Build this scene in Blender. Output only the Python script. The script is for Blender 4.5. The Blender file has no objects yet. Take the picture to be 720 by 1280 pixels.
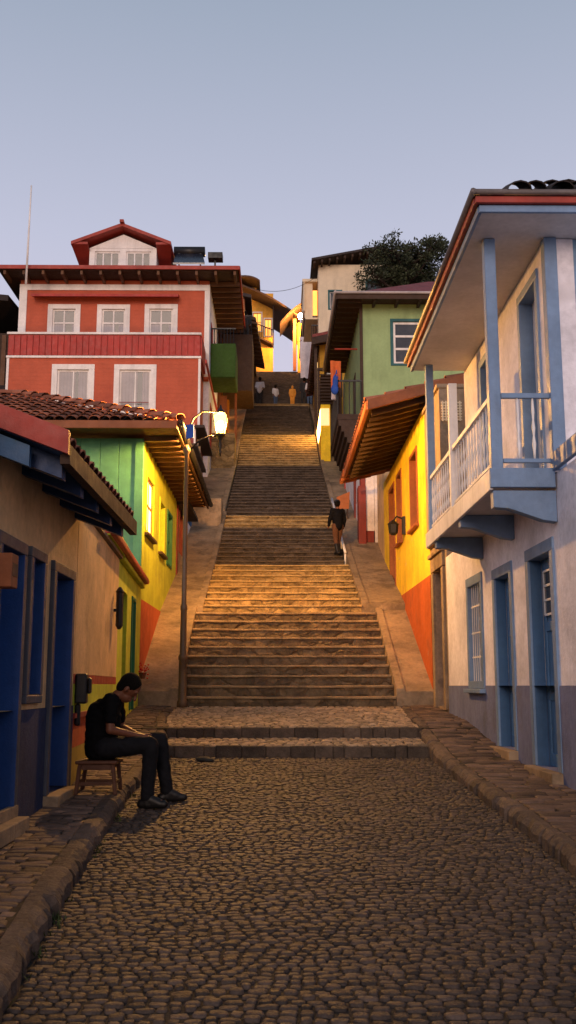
import bpy, bmesh, math, random
import numpy as np
from mathutils import Matrix, Vector, noise
random.seed(7)
RNG = np.random.default_rng(7)
SC = bpy.context.scene
COL = SC.collection
R = math.radians

# ------------------------------------------------------------------ camera, sky, sun, exposure
cam = bpy.data.cameras.new('camera'); camo = bpy.data.objects.new('camera', cam); COL.objects.link(camo)
cam.sensor_fit = 'VERTICAL'; cam.sensor_height = 36; cam.lens = 35.16
cam.clip_start = .05; cam.clip_end = 3000
camo.location = (0, 0, 1.6); camo.rotation_euler = (R(90) + math.atan(217 / 1250), 0, R(-.6))
SC.camera = camo
W = bpy.data.worlds.new('World'); SC.world = W; W.use_nodes = True
nt = W.node_tree; nt.nodes.clear()
wo = nt.nodes.new('ShaderNodeOutputWorld'); bg = nt.nodes.new('ShaderNodeBackground')
sky = nt.nodes.new('ShaderNodeTexSky'); sky.sky_type = 'NISHITA'; sky.sun_disc = False
SUN_EL = 5.0
sky.sun_elevation = R(SUN_EL); sky.sun_rotation = R(180); sky.air_density = 1.6; sky.dust_density = 1.5; sky.ozone_density = 2
tc = nt.nodes.new('ShaderNodeTexCoord'); sep = nt.nodes.new('ShaderNodeSeparateXYZ')
ramp = nt.nodes.new('ShaderNodeValToRGB')
nt.links.new(tc.outputs['Generated'], sep.inputs[0]); nt.links.new(sep.outputs['Z'], ramp.inputs[0])
cr = ramp.color_ramp
cr.elements[0].position = 0.0; cr.elements[0].color = (9.0, 6.9, 7.0, 1)
cr.elements[1].position = 1.0; cr.elements[1].color = (.8, 1.1, 1.7, 1)
for p, c in ((.26, (6.3, 5.75, 7.1, 1)), (.42, (4.95, 5.07, 6.45, 1)), (.62, (3.05, 3.6, 4.65, 1)), (.75, (1.6, 2.1, 2.9, 1))):
    e = cr.elements.new(p); e.color = c
mixw = nt.nodes.new('ShaderNodeMix'); mixw.data_type = 'RGBA'; mixw.inputs['Factor'].default_value = .88
nt.links.new(sky.outputs[0], mixw.inputs[6]); nt.links.new(ramp.outputs[0], mixw.inputs[7])
nt.links.new(mixw.outputs[2], bg.inputs[0]); bg.inputs[1].default_value = .090
nt.links.new(bg.outputs[0], wo.inputs[0])
sl = bpy.data.lights.new('sun', 'SUN'); sl.energy = 1.0; sl.angle = R(25); sl.color = (1, .74, .58)
so = bpy.data.objects.new('sun', sl); COL.objects.link(so)
so.rotation_euler = (R(90 - 14), 0, R(-8))      # low afterglow behind the camera
SC.view_settings.view_transform = 'Standard'; SC.view_settings.look = 'None'
SC.view_settings.exposure = .4; SC.view_settings.gamma = 1
SC.cycles.max_bounces = 6; SC.cycles.sample_clamp_indirect = 4

# ------------------------------------------------------------------ materials
def s2l(c):
    return tuple(((v / 255) / 12.92 if v <= 10 else (((v / 255) + .055) / 1.055) ** 2.4) for v in c)

MATS = {}
def mat(key, col, rough=.85, var=.22, scale=1.6, bump=.25, bscale=45, streak=0., metal=0., spec=.35, emit=None, estr=0,
        planks=None, attr=None, stain=None, brick=None, bdist=.01, rubble=0, flake=None):
    """Principled surface with a mottled colour in world space, worn streaks and a fine bump."""
    if key in MATS: return MATS[key]
    m = bpy.data.materials.new(key); m.use_nodes = True; n = m.node_tree.nodes; L = m.node_tree.links
    b = n['Principled BSDF']; b.inputs['Roughness'].default_value = rough; b.inputs['Metallic'].default_value = metal
    b.inputs['Specular IOR Level'].default_value = spec
    geo = n.new('ShaderNodeNewGeometry')
    def nz(sc, det=5, vec=None, rg=.6):
        t = n.new('ShaderNodeTexNoise'); t.inputs['Scale'].default_value = sc; t.inputs['Detail'].default_value = det
        t.inputs['Roughness'].default_value = rg; L.new(vec or geo.outputs['Position'], t.inputs['Vector']); return t.outputs['Fac']
    def mr(src, a, bb, c, d):
        t = n.new('ShaderNodeMapRange'); L.new(src, t.inputs[0])
        for i, v in enumerate((a, bb, c, d)): t.inputs[i + 1].default_value = v
        return t.outputs[0]
    def mul(a, bb):
        t = n.new('ShaderNodeMath'); t.operation = 'MULTIPLY'; L.new(a, t.inputs[0]); L.new(bb, t.inputs[1]); return t.outputs[0]
    f = mul(mr(nz(scale), .3, .7, 1 - var, 1 + var), mr(nz(scale * 9, 3), .3, .7, 1 - var * .45, 1 + var * .45))
    if streak:
        mp = n.new('ShaderNodeMapping'); mp.inputs['Scale'].default_value = (3.2, 3.2, .45); L.new(geo.outputs['Position'], mp.inputs[0])
        f = mul(f, mr(nz(1, 4, mp.outputs[0], .55), .5, .8, 1, 1 - streak))
    if attr:
        at = n.new('ShaderNodeAttribute'); at.attribute_name = attr
        f = mul(f, mr(at.outputs['Fac'], 0, 1, .45, 1.5))
    hs = n.new('ShaderNodeMix'); hs.data_type = 'RGBA'; hs.blend_type = 'MULTIPLY'; hs.inputs['Factor'].default_value = 1
    hs.inputs[6].default_value = (*col, 1); cx = n.new('ShaderNodeCombineXYZ')
    for i in range(3): L.new(f, cx.inputs[i])
    L.new(cx.outputs[0], hs.inputs[7]); out = hs.outputs[2]
    if stain:
        st = n.new('ShaderNodeMix'); st.data_type = 'RGBA'; L.new(out, st.inputs[6]); st.inputs[7].default_value = (*stain[0], 1)
        L.new(mr(nz(stain[1], 7, None, .68), stain[2], stain[2] + .14, 0, stain[3]), st.inputs['Factor']); out = st.outputs[2]
    if flake:      # chipped paint patches with crisp edges
        fk = n.new('ShaderNodeMix'); fk.data_type = 'RGBA'; L.new(out, fk.inputs[6]); fk.inputs[7].default_value = (*flake[0], 1)
        L.new(mr(nz(flake[1], 9, None, .72), flake[2], flake[2] + .012, 0, .8), fk.inputs['Factor']); out = fk.outputs[2]
    L.new(out, b.inputs['Base Color'])
    h = nz(bscale, 6)
    if brick:
        sx = n.new('ShaderNodeSeparateXYZ'); L.new(geo.outputs['Position'], sx.inputs[0])
        ad = n.new('ShaderNodeMath'); L.new(sx.outputs[0], ad.inputs[0]); L.new(sx.outputs[1], ad.inputs[1])
        cb = n.new('ShaderNodeCombineXYZ'); L.new(ad.outputs[0], cb.inputs[0]); L.new(sx.outputs[2], cb.inputs[1])
        bt = n.new('ShaderNodeTexBrick'); L.new(cb.outputs[0], bt.inputs['Vector']); bt.inputs['Scale'].default_value = 1
        bt.inputs['Brick Width'].default_value = brick[0]; bt.inputs['Row Height'].default_value = brick[1]
        bt.inputs['Mortar Size'].default_value = brick[2]; bt.inputs['Mortar Smooth'].default_value = .3
        a2 = n.new('ShaderNodeMath'); a2.operation = 'MULTIPLY_ADD'; L.new(bt.outputs['Fac'], a2.inputs[0]); a2.inputs[1].default_value = -2.5
        L.new(h, a2.inputs[2]); h = a2.outputs[0]
    if rubble:
        dv = n.new('ShaderNodeVectorMath'); dv.operation = 'MULTIPLY_ADD'; nn = n.new('ShaderNodeTexNoise'); nn.inputs['Scale'].default_value = 3; L.new(geo.outputs['Position'], nn.inputs['Vector'])
        L.new(nn.outputs['Color'], dv.inputs[0]); dv.inputs[1].default_value = (.35, .35, .35); L.new(geo.outputs['Position'], dv.inputs[2])
        sc2 = n.new('ShaderNodeMapping'); sc2.inputs['Scale'].default_value = (.75, 1, 1.35); L.new(dv.outputs[0], sc2.inputs[0])
        v1 = n.new('ShaderNodeTexVoronoi'); v1.feature = 'DISTANCE_TO_EDGE'; v1.inputs['Scale'].default_value = rubble; L.new(sc2.outputs[0], v1.inputs['Vector'])
        v2 = n.new('ShaderNodeTexVoronoi'); v2.inputs['Scale'].default_value = rubble; L.new(sc2.outputs[0], v2.inputs['Vector'])
        e1 = mr(v1.outputs['Distance'], 0, .22, 0, 1); sv = n.new('ShaderNodeSeparateColor'); L.new(v2.outputs['Color'], sv.inputs[0])
        k = mul(mr(sv.outputs[0], 0, 1, .7, 1.25), mr(v1.outputs['Distance'], 0, .07, .72, 1))
        cc = n.new('ShaderNodeCombineXYZ')
        for i in range(3): L.new(k, cc.inputs[i])
        mm = n.new('ShaderNodeMix'); mm.data_type = 'RGBA'; mm.blend_type = 'MULTIPLY'; mm.inputs['Factor'].default_value = 1; L.new(out, mm.inputs[6]); L.new(cc.outputs[0], mm.inputs[7])
        L.new(mm.outputs[2], b.inputs['Base Color'])
        a3 = n.new('ShaderNodeMath'); a3.operation = 'MULTIPLY_ADD'; L.new(h, a3.inputs[0]); a3.inputs[1].default_value = .6; L.new(e1, a3.inputs[2]); h = a3.outputs[0]
    bp = n.new('ShaderNodeBump'); bp.inputs['Strength'].default_value = bump; bp.inputs['Distance'].default_value = bdist
    L.new(h, bp.inputs['Height']); L.new(bp.outputs[0], b.inputs['Normal'])
    L.new(mr(nz(scale * 5, 4), .3, .7, max(0, rough - .12), min(1, rough + .1)), b.inputs['Roughness'])
    if emit:
        b.inputs['Emission Color'].default_value = (*emit, 1); b.inputs['Emission Strength'].default_value = estr
    MATS[key] = m
    return m

def plaster(key, rgb, **k):
    k.setdefault('streak', .25); k.setdefault('bump', .45); k.setdefault('bscale', 28); k.setdefault('rough', .9); k.setdefault('bdist', .015)
    return mat(key, rgb, **k)
def paint(key, rgb, **k):
    k.setdefault('rough', .55); k.setdefault('bump', .3); k.setdefault('bscale', 60); k.setdefault('var', .16); k.setdefault('streak', .3)
    return mat(key, rgb, **k)

white_wall = plaster('white_plaster', (.80, .77, .82), streak=.10, stain=((.40, .34, .30), .9, .6, .45))
grey_dado = plaster('grey_blue_plaster', (.155, .185, .33), stain=((.10, .10, .12), 1.3, .55, .6))
blue_trim = paint('blue_grey_paint', (.17, .265, .42))
blue_leaf = paint('blue_door_paint', (.11, .23, .40))
blue_deep = paint('deep_blue_paint', (.045, .12, .25))
soffit_m = mat('soffit_boards', (.60, .56, .55), bump=.3, bscale=12, var=.15)
white_trim = paint('white_paint', (.80, .77, .75), var=.12)
yellow_w = plaster('yellow_plaster', (.85, .58, .03), stain=((.50, .26, .04), 1.3, .54, .6), var=.18, streak=.3, flake=((.62, .50, .30), 1.9, .655))
orange_d = plaster('orange_dado', (.48, .105, .02), streak=.3, flake=((.36, .24, .16), 2.2, .64), stain=((.22, .07, .03), 1.6, .53, .7))
tan_old = plaster('old_tan_plaster', (.33, .24, .16), stain=((.13, .10, .075), 1.6, .5, .8), var=.3, bump=.7)
tan_left = plaster('ochre_tan_plaster', (.62, .41, .21), flake=((.36, .27, .19), 2.1, .64), stain=((.25, .16, .09), 1.2, .55, .6), var=.2)
navy = paint('navy_paint', (.020, .055, .16), rough=.5)
navy_dado = plaster('navy_dado', (.020, .032, .085), stain=((.05, .05, .06), 1.4, .56, .5))
navy_door = paint('navy_door_paint', (.014, .060, .215), rough=.5)
slate_trim = paint('slate_trim', (.060, .070, .095))
dark_wood = mat('dark_wood', (.050, .027, .017), bump=.5, bscale=18, rough=.75)
brown_wood = mat('brown_wood', (.13, .062, .03), bump=.5, bscale=18, rough=.7)
orange_wood = mat('orange_wood', (.27, .09, .035), bump=.4, bscale=18, rough=.7)
stool_wood = mat('stool_wood', (.085, .03, .013), bump=.4, bscale=25, rough=.55)
terracotta = mat('terracotta', (.30, .105, .055), attr='tint', var=.25, scale=4, bump=.5, stain=((.09, .06, .05), 3, .55, .7))
red_fascia = paint('red_fascia', (.34, .045, .03))
dark_red = paint('dark_red_paint', (.20, .022, .016))
green_board = paint('green_boards', (.075, .27, .13), var=.2)
yell_green = plaster('yellow_green_plaster', (.44, .50, .035), flake=((.45, .42, .26), 2.0, .66), stain=((.30, .27, .05), 1.2, .57, .5))
green_door = paint('green_door', (.015, .14, .06))
teal = paint('teal_paint', (.012, .10, .11))
red_wall = plaster('red_clapboard', (.50, .115, .062), brick=(.5, .16, .012), streak=.12, var=.1, stain=((.34, .07, .045), .6, .6, .4))
red_board = paint('red_boards', (.40, .035, .025), var=.12)
green_wall = plaster('pale_green_plaster', (.30, .42, .20), stain=((.24, .32, .17), .7, .57, .6), var=.1)
cream = plaster('cream_plaster', (.76, .64, .46), var=.1)
roof_red = mat('red_metal_roof', (.19, .035, .03), bump=.4, bscale=8, rough=.6)
roof_dark = mat('dark_roof', (.045, .035, .033), bump=.6, bscale=9, attr=None)
stone_shade_tone = mat('shade_tone_step_stone', (.070, .053, .043), var=.4, scale=3, rubble=3.4, bump=1, bscale=11, bdist=.035, stain=((.045, .035, .03), 2.4, .5, .75))  # shaded flights: the shade is put into the stone colour
stone_lit_tone = mat('lit_tone_step_stone', (.29, .195, .085), var=.35, scale=3, rubble=3.4, bump=1, bscale=11, bdist=.035, stain=((.16, .10, .05), 2.6, .52, .7))  # lamplit flights: the light is put into the stone colour
stone_dim_tone = mat('dim_tone_step_stone', (.125, .085, .048), var=.4, scale=3, rubble=3.4, bump=1, bscale=11, bdist=.035, stain=((.075, .05, .035), 2.2, .5, .75))  # dimmer lowest flight: its weak light is put into the colour
ramp_stone = mat('ramp_cement', (.30, .215, .135), var=.3, scale=1.4, bump=.8, bscale=7, bdist=.03, stain=((.12, .085, .055), 1.3, .5, .8))
joint_m = mat('joint_dirt', (.022, .017, .013), var=.4, bump=1, bscale=60)
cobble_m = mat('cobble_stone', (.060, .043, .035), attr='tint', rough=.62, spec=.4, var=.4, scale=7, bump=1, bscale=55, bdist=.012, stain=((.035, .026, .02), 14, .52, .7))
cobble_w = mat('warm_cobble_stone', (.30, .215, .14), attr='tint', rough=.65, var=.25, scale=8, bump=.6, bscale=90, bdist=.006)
paver_m = mat('paver_stone', (.125, .082, .062), attr='tint', rough=.75, var=.3, scale=6, bump=.8, bscale=60, bdist=.008)
step_edge_m = mat('shade_tone_step_edge', (.075, .055, .042), attr='tint', rough=.85, var=.4, scale=7, bump=1, bscale=30, bdist=.02)  # shade on the unlit risers put into a darker stone colour
kerb_m = mat('kerb_stone', (.105, .074, .057), attr='tint', rough=.8, var=.35, scale=7, bump=1, bscale=35, bdist=.02)
earth = mat('hill_earth', (.06, .055, .035), var=.5, scale=.3, bump=1, bscale=3)
iron = mat('lamp_iron', (.018, .015, .013), rough=.45, metal=.3, bump=.3, bscale=80)
black_m = mat('black_metal', (.012, .012, .014), rough=.45)
glass_sky_tone = mat('sky_tone_glass', (.22, .21, .22), rough=.15, spec=.4, bump=.02, var=.3)  # sky reflected in the panes put into a pale base colour
glass_m = mat('dark_glass', (.045, .05, .06), rough=.08, spec=.4, bump=.02, var=.2)
curtain_m = mat('curtain_cloth', (.44, .42, .43), var=.1, bump=.2, bscale=15)
skin_m = mat('skin', (.15, .055, .028), rough=.5, var=.08, bump=.1)
skin_l = mat('skin_light', (.36, .17, .10), rough=.5, var=.08, bump=.1)
hair_m = mat('black_hair', (.005, .004, .003), spec=.1, rough=.8, bump=.9, bscale=120)
tee_m = mat('black_cotton', (.004, .004, .005), spec=.1, rough=.9, bump=.3, bscale=18)
jean_m = mat('charcoal_denim', (.009, .0095, .012), spec=.15, rough=.85, bump=.4, bscale=22)
shoe_m = mat('black_leather', (.010, .009, .009), rough=.45)
LAMPC = (1.0, .46, .10)
lamp_glow = mat('lit_lamp_bulb', (.8, .6, .3), emit=LAMPC, estr=16000)
shade_glow = bpy.data.materials.new('glowing_lantern_glass'); shade_glow.use_nodes = True
_n = shade_glow.node_tree.nodes; _l = shade_glow.node_tree.links; _n.clear()
_o = _n.new('ShaderNodeOutputMaterial'); _m = _n.new('ShaderNodeMixShader'); _t = _n.new('ShaderNodeBsdfTransparent'); _e = _n.new('ShaderNodeEmission')
_e.inputs[0].default_value = (1, .50, .09, 1); _e.inputs[1].default_value = 9; _m.inputs[0].default_value = .45
_l.new(_t.outputs[0], _m.inputs[1]); _l.new(_e.outputs[0], _m.inputs[2]); _l.new(_m.outputs[0], _o.inputs[0])
lamp_glow2 = mat('lit_far_lamp', (.8, .6, .3), emit=LAMPC, estr=1700)
lit_orange = mat('lit_orange_window', (.6, .3, .1), emit=(1, .36, .06), estr=1.6, var=.3)
lit_yellow = mat('lit_yellow_window', (.8, .6, .3), emit=(1, .66, .2), estr=4)
step_glow = mat('added_step_glow', (.8, .6, .3), emit=(1, .55, .13), estr=14)  # added glow to brighten the bright flight, no window behind it
lit_pale = mat('pale_glow_panel', (.8, .7, .5), emit=(1, .62, .22), estr=.7)

# ------------------------------------------------------------------ mesh helpers
class MB:
    def __init__(s, M=None): s.v = []; s.f = []; s.t = []; s.M = M; s.tint = None
    def add(s, vs, fs, M=None, tint=None):
        o = len(s.v); M = M or s.M
        for p in vs:
            p = Vector(p); s.v.append(tuple(M @ p) if M else tuple(p))
            s.t.append(.5 if tint is None else tint)
        s.f += [tuple(i + o for i in f) for f in fs]
        return s
    def box(s, x0, x1, y0, y1, z0, z1, tint=None):
        return s.add([(x0, y0, z0), (x1, y0, z0), (x1, y1, z0), (x0, y1, z0), (x0, y0, z1), (x1, y0, z1), (x1, y1, z1), (x0, y1, z1)],
                     [(0, 3, 2, 1), (4, 5, 6, 7), (0, 1, 5, 4), (1, 2, 6, 5), (2, 3, 7, 6), (3, 0, 4, 7)], tint=tint)
    def hexa(s, a, b, tint=None):    # two matching quads joined
        return s.add(list(a) + list(b), [(3, 2, 1, 0), (4, 5, 6, 7), (0, 1, 5, 4), (1, 2, 6, 5), (2, 3, 7, 6), (3, 0, 4, 7)], tint=tint)
    def slab(s, q, t):               # quad thickened downward by t
        return s.hexa([(p[0], p[1], p[2] - t) for p in q], q)
    def prism(s, poly, d0, d1, ax):  # polygon in the two other axes, extruded along ax
        def mk(p, d):
            return (d, p[0], p[1]) if ax == 0 else ((p[0], d, p[1]) if ax == 1 else (p[0], p[1], d))
        n = len(poly)
        return s.add([mk(p, d0) for p in poly] + [mk(p, d1) for p in poly],
                     [tuple(range(n))[::-1], tuple(range(n, 2 * n))] + [(i, (i + 1) % n, n + (i + 1) % n, n + i) for i in range(n)])
    def tube(s, pts, rad, n=8, cap=True):
        pts = [Vector(p) for p in pts]; rad = rad if hasattr(rad, '__len__') else [rad] * len(pts); vs = []; fs = []
        up = None
        for i, p in enumerate(pts):
            d = (pts[min(i + 1, len(pts) - 1)] - pts[max(i - 1, 0)])
            if d.length < 1e-6: d = Vector((0, 0, 1))
            d.normalize()
            if up is None: up = d.orthogonal().normalized()
            up = (up - d * up.dot(d)); up = up.normalized() if up.length > 1e-5 else d.orthogonal().normalized()
            w = d.cross(up)
            for k in range(n):
                a = 2 * math.pi * k / n; vs.append(p + (up * math.cos(a) + w * math.sin(a)) * rad[i])
        for i in range(len(pts) - 1):
            for k in range(n): fs.append((i * n + k, i * n + (k + 1) % n, (i + 1) * n + (k + 1) % n, (i + 1) * n + k))
        if cap: fs += [tuple(range(n))[::-1], tuple(range((len(pts) - 1) * n, len(pts) * n))]
        return s.add(vs, fs)
    def lathe(s, c, prof, n=12, rot=0):   # prof: (r, z)
        vs = []; fs = []
        for r, z in prof:
            for k in range(n):
                a = 2 * math.pi * k / n + rot; vs.append((c[0] + r * math.cos(a), c[1] + r * math.sin(a), c[2] + z))
        for i in range(len(prof) - 1):
            for k in range(n): fs.append((i * n + k, i * n + (k + 1) % n, (i + 1) * n + (k + 1) % n, (i + 1) * n + k))
        fs += [tuple(range(n))[::-1], tuple(range((len(prof) - 1) * n, len(prof) * n))]
        return s.add(vs, fs)
    def ell(s, c, r, M=None, nu=14, nv=10):
        vs = [(0, 0, -1)]; fs = []
        for j in range(1, nv):
            t = math.pi * j / nv - math.pi / 2
            for k in range(nu): a = 2 * math.pi * k / nu; vs.append((math.cos(t) * math.cos(a), math.cos(t) * math.sin(a), math.sin(t)))
        vs.append((0, 0, 1)); L = len(vs) - 1
        for k in range(nu): fs.append((0, 1 + (k + 1) % nu, 1 + k)); fs.append((L, L - nu + k, L - nu + (k + 1) % nu))
        for j in range(nv - 2):
            for k in range(nu): fs.append((1 + j * nu + k, 1 + j * nu + (k + 1) % nu, 1 + (j + 1) * nu + (k + 1) % nu, 1 + (j + 1) * nu + k))
        RM = (M.to_3x3() if M else Matrix.Identity(3))
        vs = [Vector(c) + RM @ Vector((p[0] * r[0], p[1] * r[1], p[2] * r[2])) for p in vs]
        return s.add(vs, fs)
    def cap(s, a, b, ra, rb, n=12):  # tapered capsule
        a = Vector(a); b = Vector(b); d = b - a; L = d.length
        q = Vector((0, 0, 1)).rotation_difference(d.normalized()) if L > 1e-5 else Matrix.Identity(3).to_quaternion()
        prof = [(ra * math.cos(t), ra * math.sin(t)) for t in [-math.pi / 2 + .01, -1.2, -.8, -.4, 0]] + \
               [(rb * math.cos(t), L + rb * math.sin(t)) for t in [0, .4, .8, 1.2, math.pi / 2 - .01]]
        vs = []; fs = []
        for r, z in prof:
            for k in range(n): t = 2 * math.pi * k / n; vs.append(a + q @ Vector((r * math.cos(t), r * math.sin(t), z)))
        for i in range(len(prof) - 1):
            for k in range(n): fs.append((i * n + k, i * n + (k + 1) % n, (i + 1) * n + (k + 1) % n, (i + 1) * n + k))
        fs += [tuple(range(n))[::-1], tuple(range((len(prof) - 1) * n, len(prof) * n))]
        return s.add(vs, fs)
    def build(s, name, m, parent=None, smooth=False, bevel=0, recalc=True, remesh=0, subsurf=0, autosm=None):
        off = Vector((0, 0, 0)); p = parent
        while p is not None: off += Vector(p.location); p = p.parent
        me = bpy.data.meshes.new(name); me.from_pydata([tuple(Vector(v) - off) for v in s.v], [], s.f)
        if any(t != .5 for t in s.t):
            a = me.attributes.new('tint', 'FLOAT', 'POINT'); a.data.foreach_set('value', s.t)
        if recalc:
            bm = bmesh.new(); bm.from_mesh(me); bmesh.ops.recalc_face_normals(bm, faces=bm.faces); bm.to_mesh(me); bm.free()
        o = bpy.data.objects.new(name, me); COL.objects.link(o)
        if remesh:
            md = o.modifiers.new('r', 'REMESH'); md.mode = 'VOXEL'; md.voxel_size = remesh
            ms = o.modifiers.new('s', 'SMOOTH'); ms.iterations = 4 if remesh < .012 else 2; ms.factor = .5
            dg = bpy.context.evaluated_depsgraph_get(); me2 = bpy.data.meshes.new_from_object(o.evaluated_get(dg))
            o.modifiers.clear(); o.data = me2; me = me2; smooth = True
        me.materials.clear(); me.materials.append(m)
        if smooth: me.polygons.foreach_set('use_smooth', [True] * len(me.polygons))
        if bevel:
            b = o.modifiers.new('b', 'BEVEL'); b.width = bevel; b.segments = 2; b.limit_method = 'ANGLE'; b.harden_normals = False
        if parent: o.parent = parent
        return o

def tag(o, label=None, cat=None, group=None, kind=None):
    for k, v in (('label', label), ('category', cat), ('group', group), ('kind', kind)):
        if v: o[k] = v
    return o
def thing(name, label, cat, loc=(0, 0, 0), group=None):
    o = bpy.data.objects.new(name, None); COL.objects.link(o); o.location = loc; o.empty_display_size = .3
    return tag(o, label, cat, group)
def struct(name, mb, m, **k): return tag(mb.build(name, m, **k), kind='structure')
def side(X, out):     # facade frame: s runs along world Y, n points out of the wall (out=-1 to -X, +1 to +X)
    return Matrix(((0, out, 0, X), (1, 0, 0, 0), (0, 0, 1, 0), (0, 0, 0, 1)))
def front(Y):         # s runs along world X, n points to -Y
    return Matrix(((1, 0, 0, 0), (0, -1, 0, Y), (0, 0, 1, 0), (0, 0, 0, 1)))
def skew(x0, y0, x1, y1, out):   # angled facade: s = distance from (x0,y0) towards (x1,y1)
    d = Vector((x1 - x0, y1 - y0)).normalized()
    return Matrix(((d.x, out * d.y, 0, x0), (d.y, -out * d.x, 0, y0), (0, 0, 1, 0), (0, 0, 0, 1)))

def wall(mb, s0, s1, z0, z1, ops=(), t=.3):
    """Wall slab of thickness t behind n=0, pierced by openings (s0,s1,z0,z1)."""
    ops = [(max(a, s0), min(b, s1), max(c, z0), min(d, z1)) for a, b, c, d in ops]
    ops = [o for o in ops if o[1] - o[0] > .01 and o[3] - o[2] > .01]
    S = sorted({s0, s1, *[v for o in ops for v in o[:2]]}); Z = sorted({z0, z1, *[v for o in ops for v in o[2:]]})
    solid = lambda a, b: not any(o[0] < a < o[1] and o[2] < b < o[3] for o in ops)
    for i in range(len(S) - 1):
        for j in range(len(Z) - 1):
            a, b, c, d = S[i], S[i + 1], Z[j], Z[j + 1]
            if solid((a + b) / 2, (c + d) / 2):
                mb.add([(a, 0, c), (b, 0, c), (b, 0, d), (a, 0, d)], [(0, 1, 2, 3)])
                mb.add([(a, -t, c), (b, -t, c), (b, -t, d), (a, -t, d)], [(0, 3, 2, 1)])
    for a, b, c, d in ops:
        for q in (((a, 0, c), (a, -t, c), (a, -t, d), (a, 0, d)), ((b, 0, c), (b, -t, c), (b, -t, d), (b, 0, d)),
                  ((a, 0, d), (b, 0, d), (b, -t, d), (a, -t, d)), ((a, 0, c), (b, 0, c), (b, -t, c), (a, -t, c))): mb.add(q, [(0, 1, 2, 3)])
    for q in (((s0, 0, z0), (s0, -t, z0), (s0, -t, z1), (s0, 0, z1)), ((s1, 0, z0), (s1, -t, z0), (s1, -t, z1), (s1, 0, z1)),
              ((s0, 0, z1), (s1, 0, z1), (s1, -t, z1), (s0, -t, z1))): mb.add(q, [(0, 1, 2, 3)])
    return mb

def casing(fr, a, b, c, d, w, proud, deep, m, parent, bottom=True, name='casing'):
    mb = MB(fr)
    lo_ = c + .004 if bottom else c
    mb.box(a - w, a + .004, -deep, proud, lo_, d - .004); mb.box(b - .004, b + w, -deep, proud, lo_, d - .004); mb.box(a - w, b + w, -deep, proud, d - .004, d + w)
    if bottom: mb.box(a - w, b + w, -deep, proud, c - w * .8, c + .004)
    return mb.build(name, m, parent, bevel=.008)
def window(parent, fr, a, b, c, d, fm, cm, cols=2, rows=(.5,), deep=.1, w=.12, proud=.025, fw=.05, curtain=False, sill=None, pm=None, bars=None, label=None):
    """window > casing, pane, sill, curtain; the window mesh itself is the sash."""
    mb = MB(fr); z = -deep
    mb.box(a, a + fw, z - .04, z, c, d); mb.box(b - fw, b, z - .04, z, c, d)
    mb.box(a + fw, b - fw, z - .04, z, d - fw, d); mb.box(a + fw, b - fw, z - .04, z, c, c + fw)
    for i in range(1, cols):
        s = a + (b - a) * i / cols; mb.box(s - fw * .4, s + fw * .4, z - .035, z - .004, c + fw, d - fw)
    for r in rows: h = c + (d - c) * r; mb.box(a + fw, b - fw, z - .037, z - .002, h - fw * .45, h + fw * .45)
    o = mb.build('window', fm, parent, bevel=.005)
    if label: o['label'] = label
    MB(fr).box(a + .01, b - .01, z - .03, z - .022, c + .01, d - .01).build('pane', pm or glass_m, o)
    if cm: casing(fr, a, b, c, d, w, proud, deep + .05, cm, o)
    if sill: MB(fr).box(a - w - .04, b + w + .04, -.05, proud + .07, c - w * .8 - .06, c - w * .8 - .002).build('sill', sill, o, bevel=.008)
    if curtain:
        mc = MB(fr); n = 28; vs = []; g0 = random.choice([2, 8, 15, 16]); g1 = g0 + random.choice([3, 5, 9])
        zz = c if curtain == 1 else c
        top = d if curtain == 1 else c + (d - c) * curtain
        for i in range(n + 1):
            s = a + .05 + (b - a - .10) * i / n; dn = z - .0 + .004 * math.sin(i * 1.9)
            vs += [(s, z - .0195 + .003 * math.sin(i * 2.1), c + .02), (s, z - .0195 + .003 * math.sin(i * 2.1), top - .02)]
        mc.add(vs, [(2 * i, 2 * i + 2, 2 * i + 3, 2 * i + 1) for i in range(n) if not g0 <= i < g1 and abs(i + .5 - n / 2) > .6])
        mc.build('curtain', curtain_m, o, smooth=True)
    if bars:
        g = MB(fr)
        for i in range(bars): s = a + (b - a) * (i + .5) / bars; g.tube([(s, -.03, c), (s, -.03, d)], .009, 6)
        for k in (.25, .5, .78): g.box(a, b, -.036, -.024, c + (d - c) * k - .012, c + (d - c) * k + .012)
        g.build('window_bars', white_trim, o)
    return o
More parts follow.
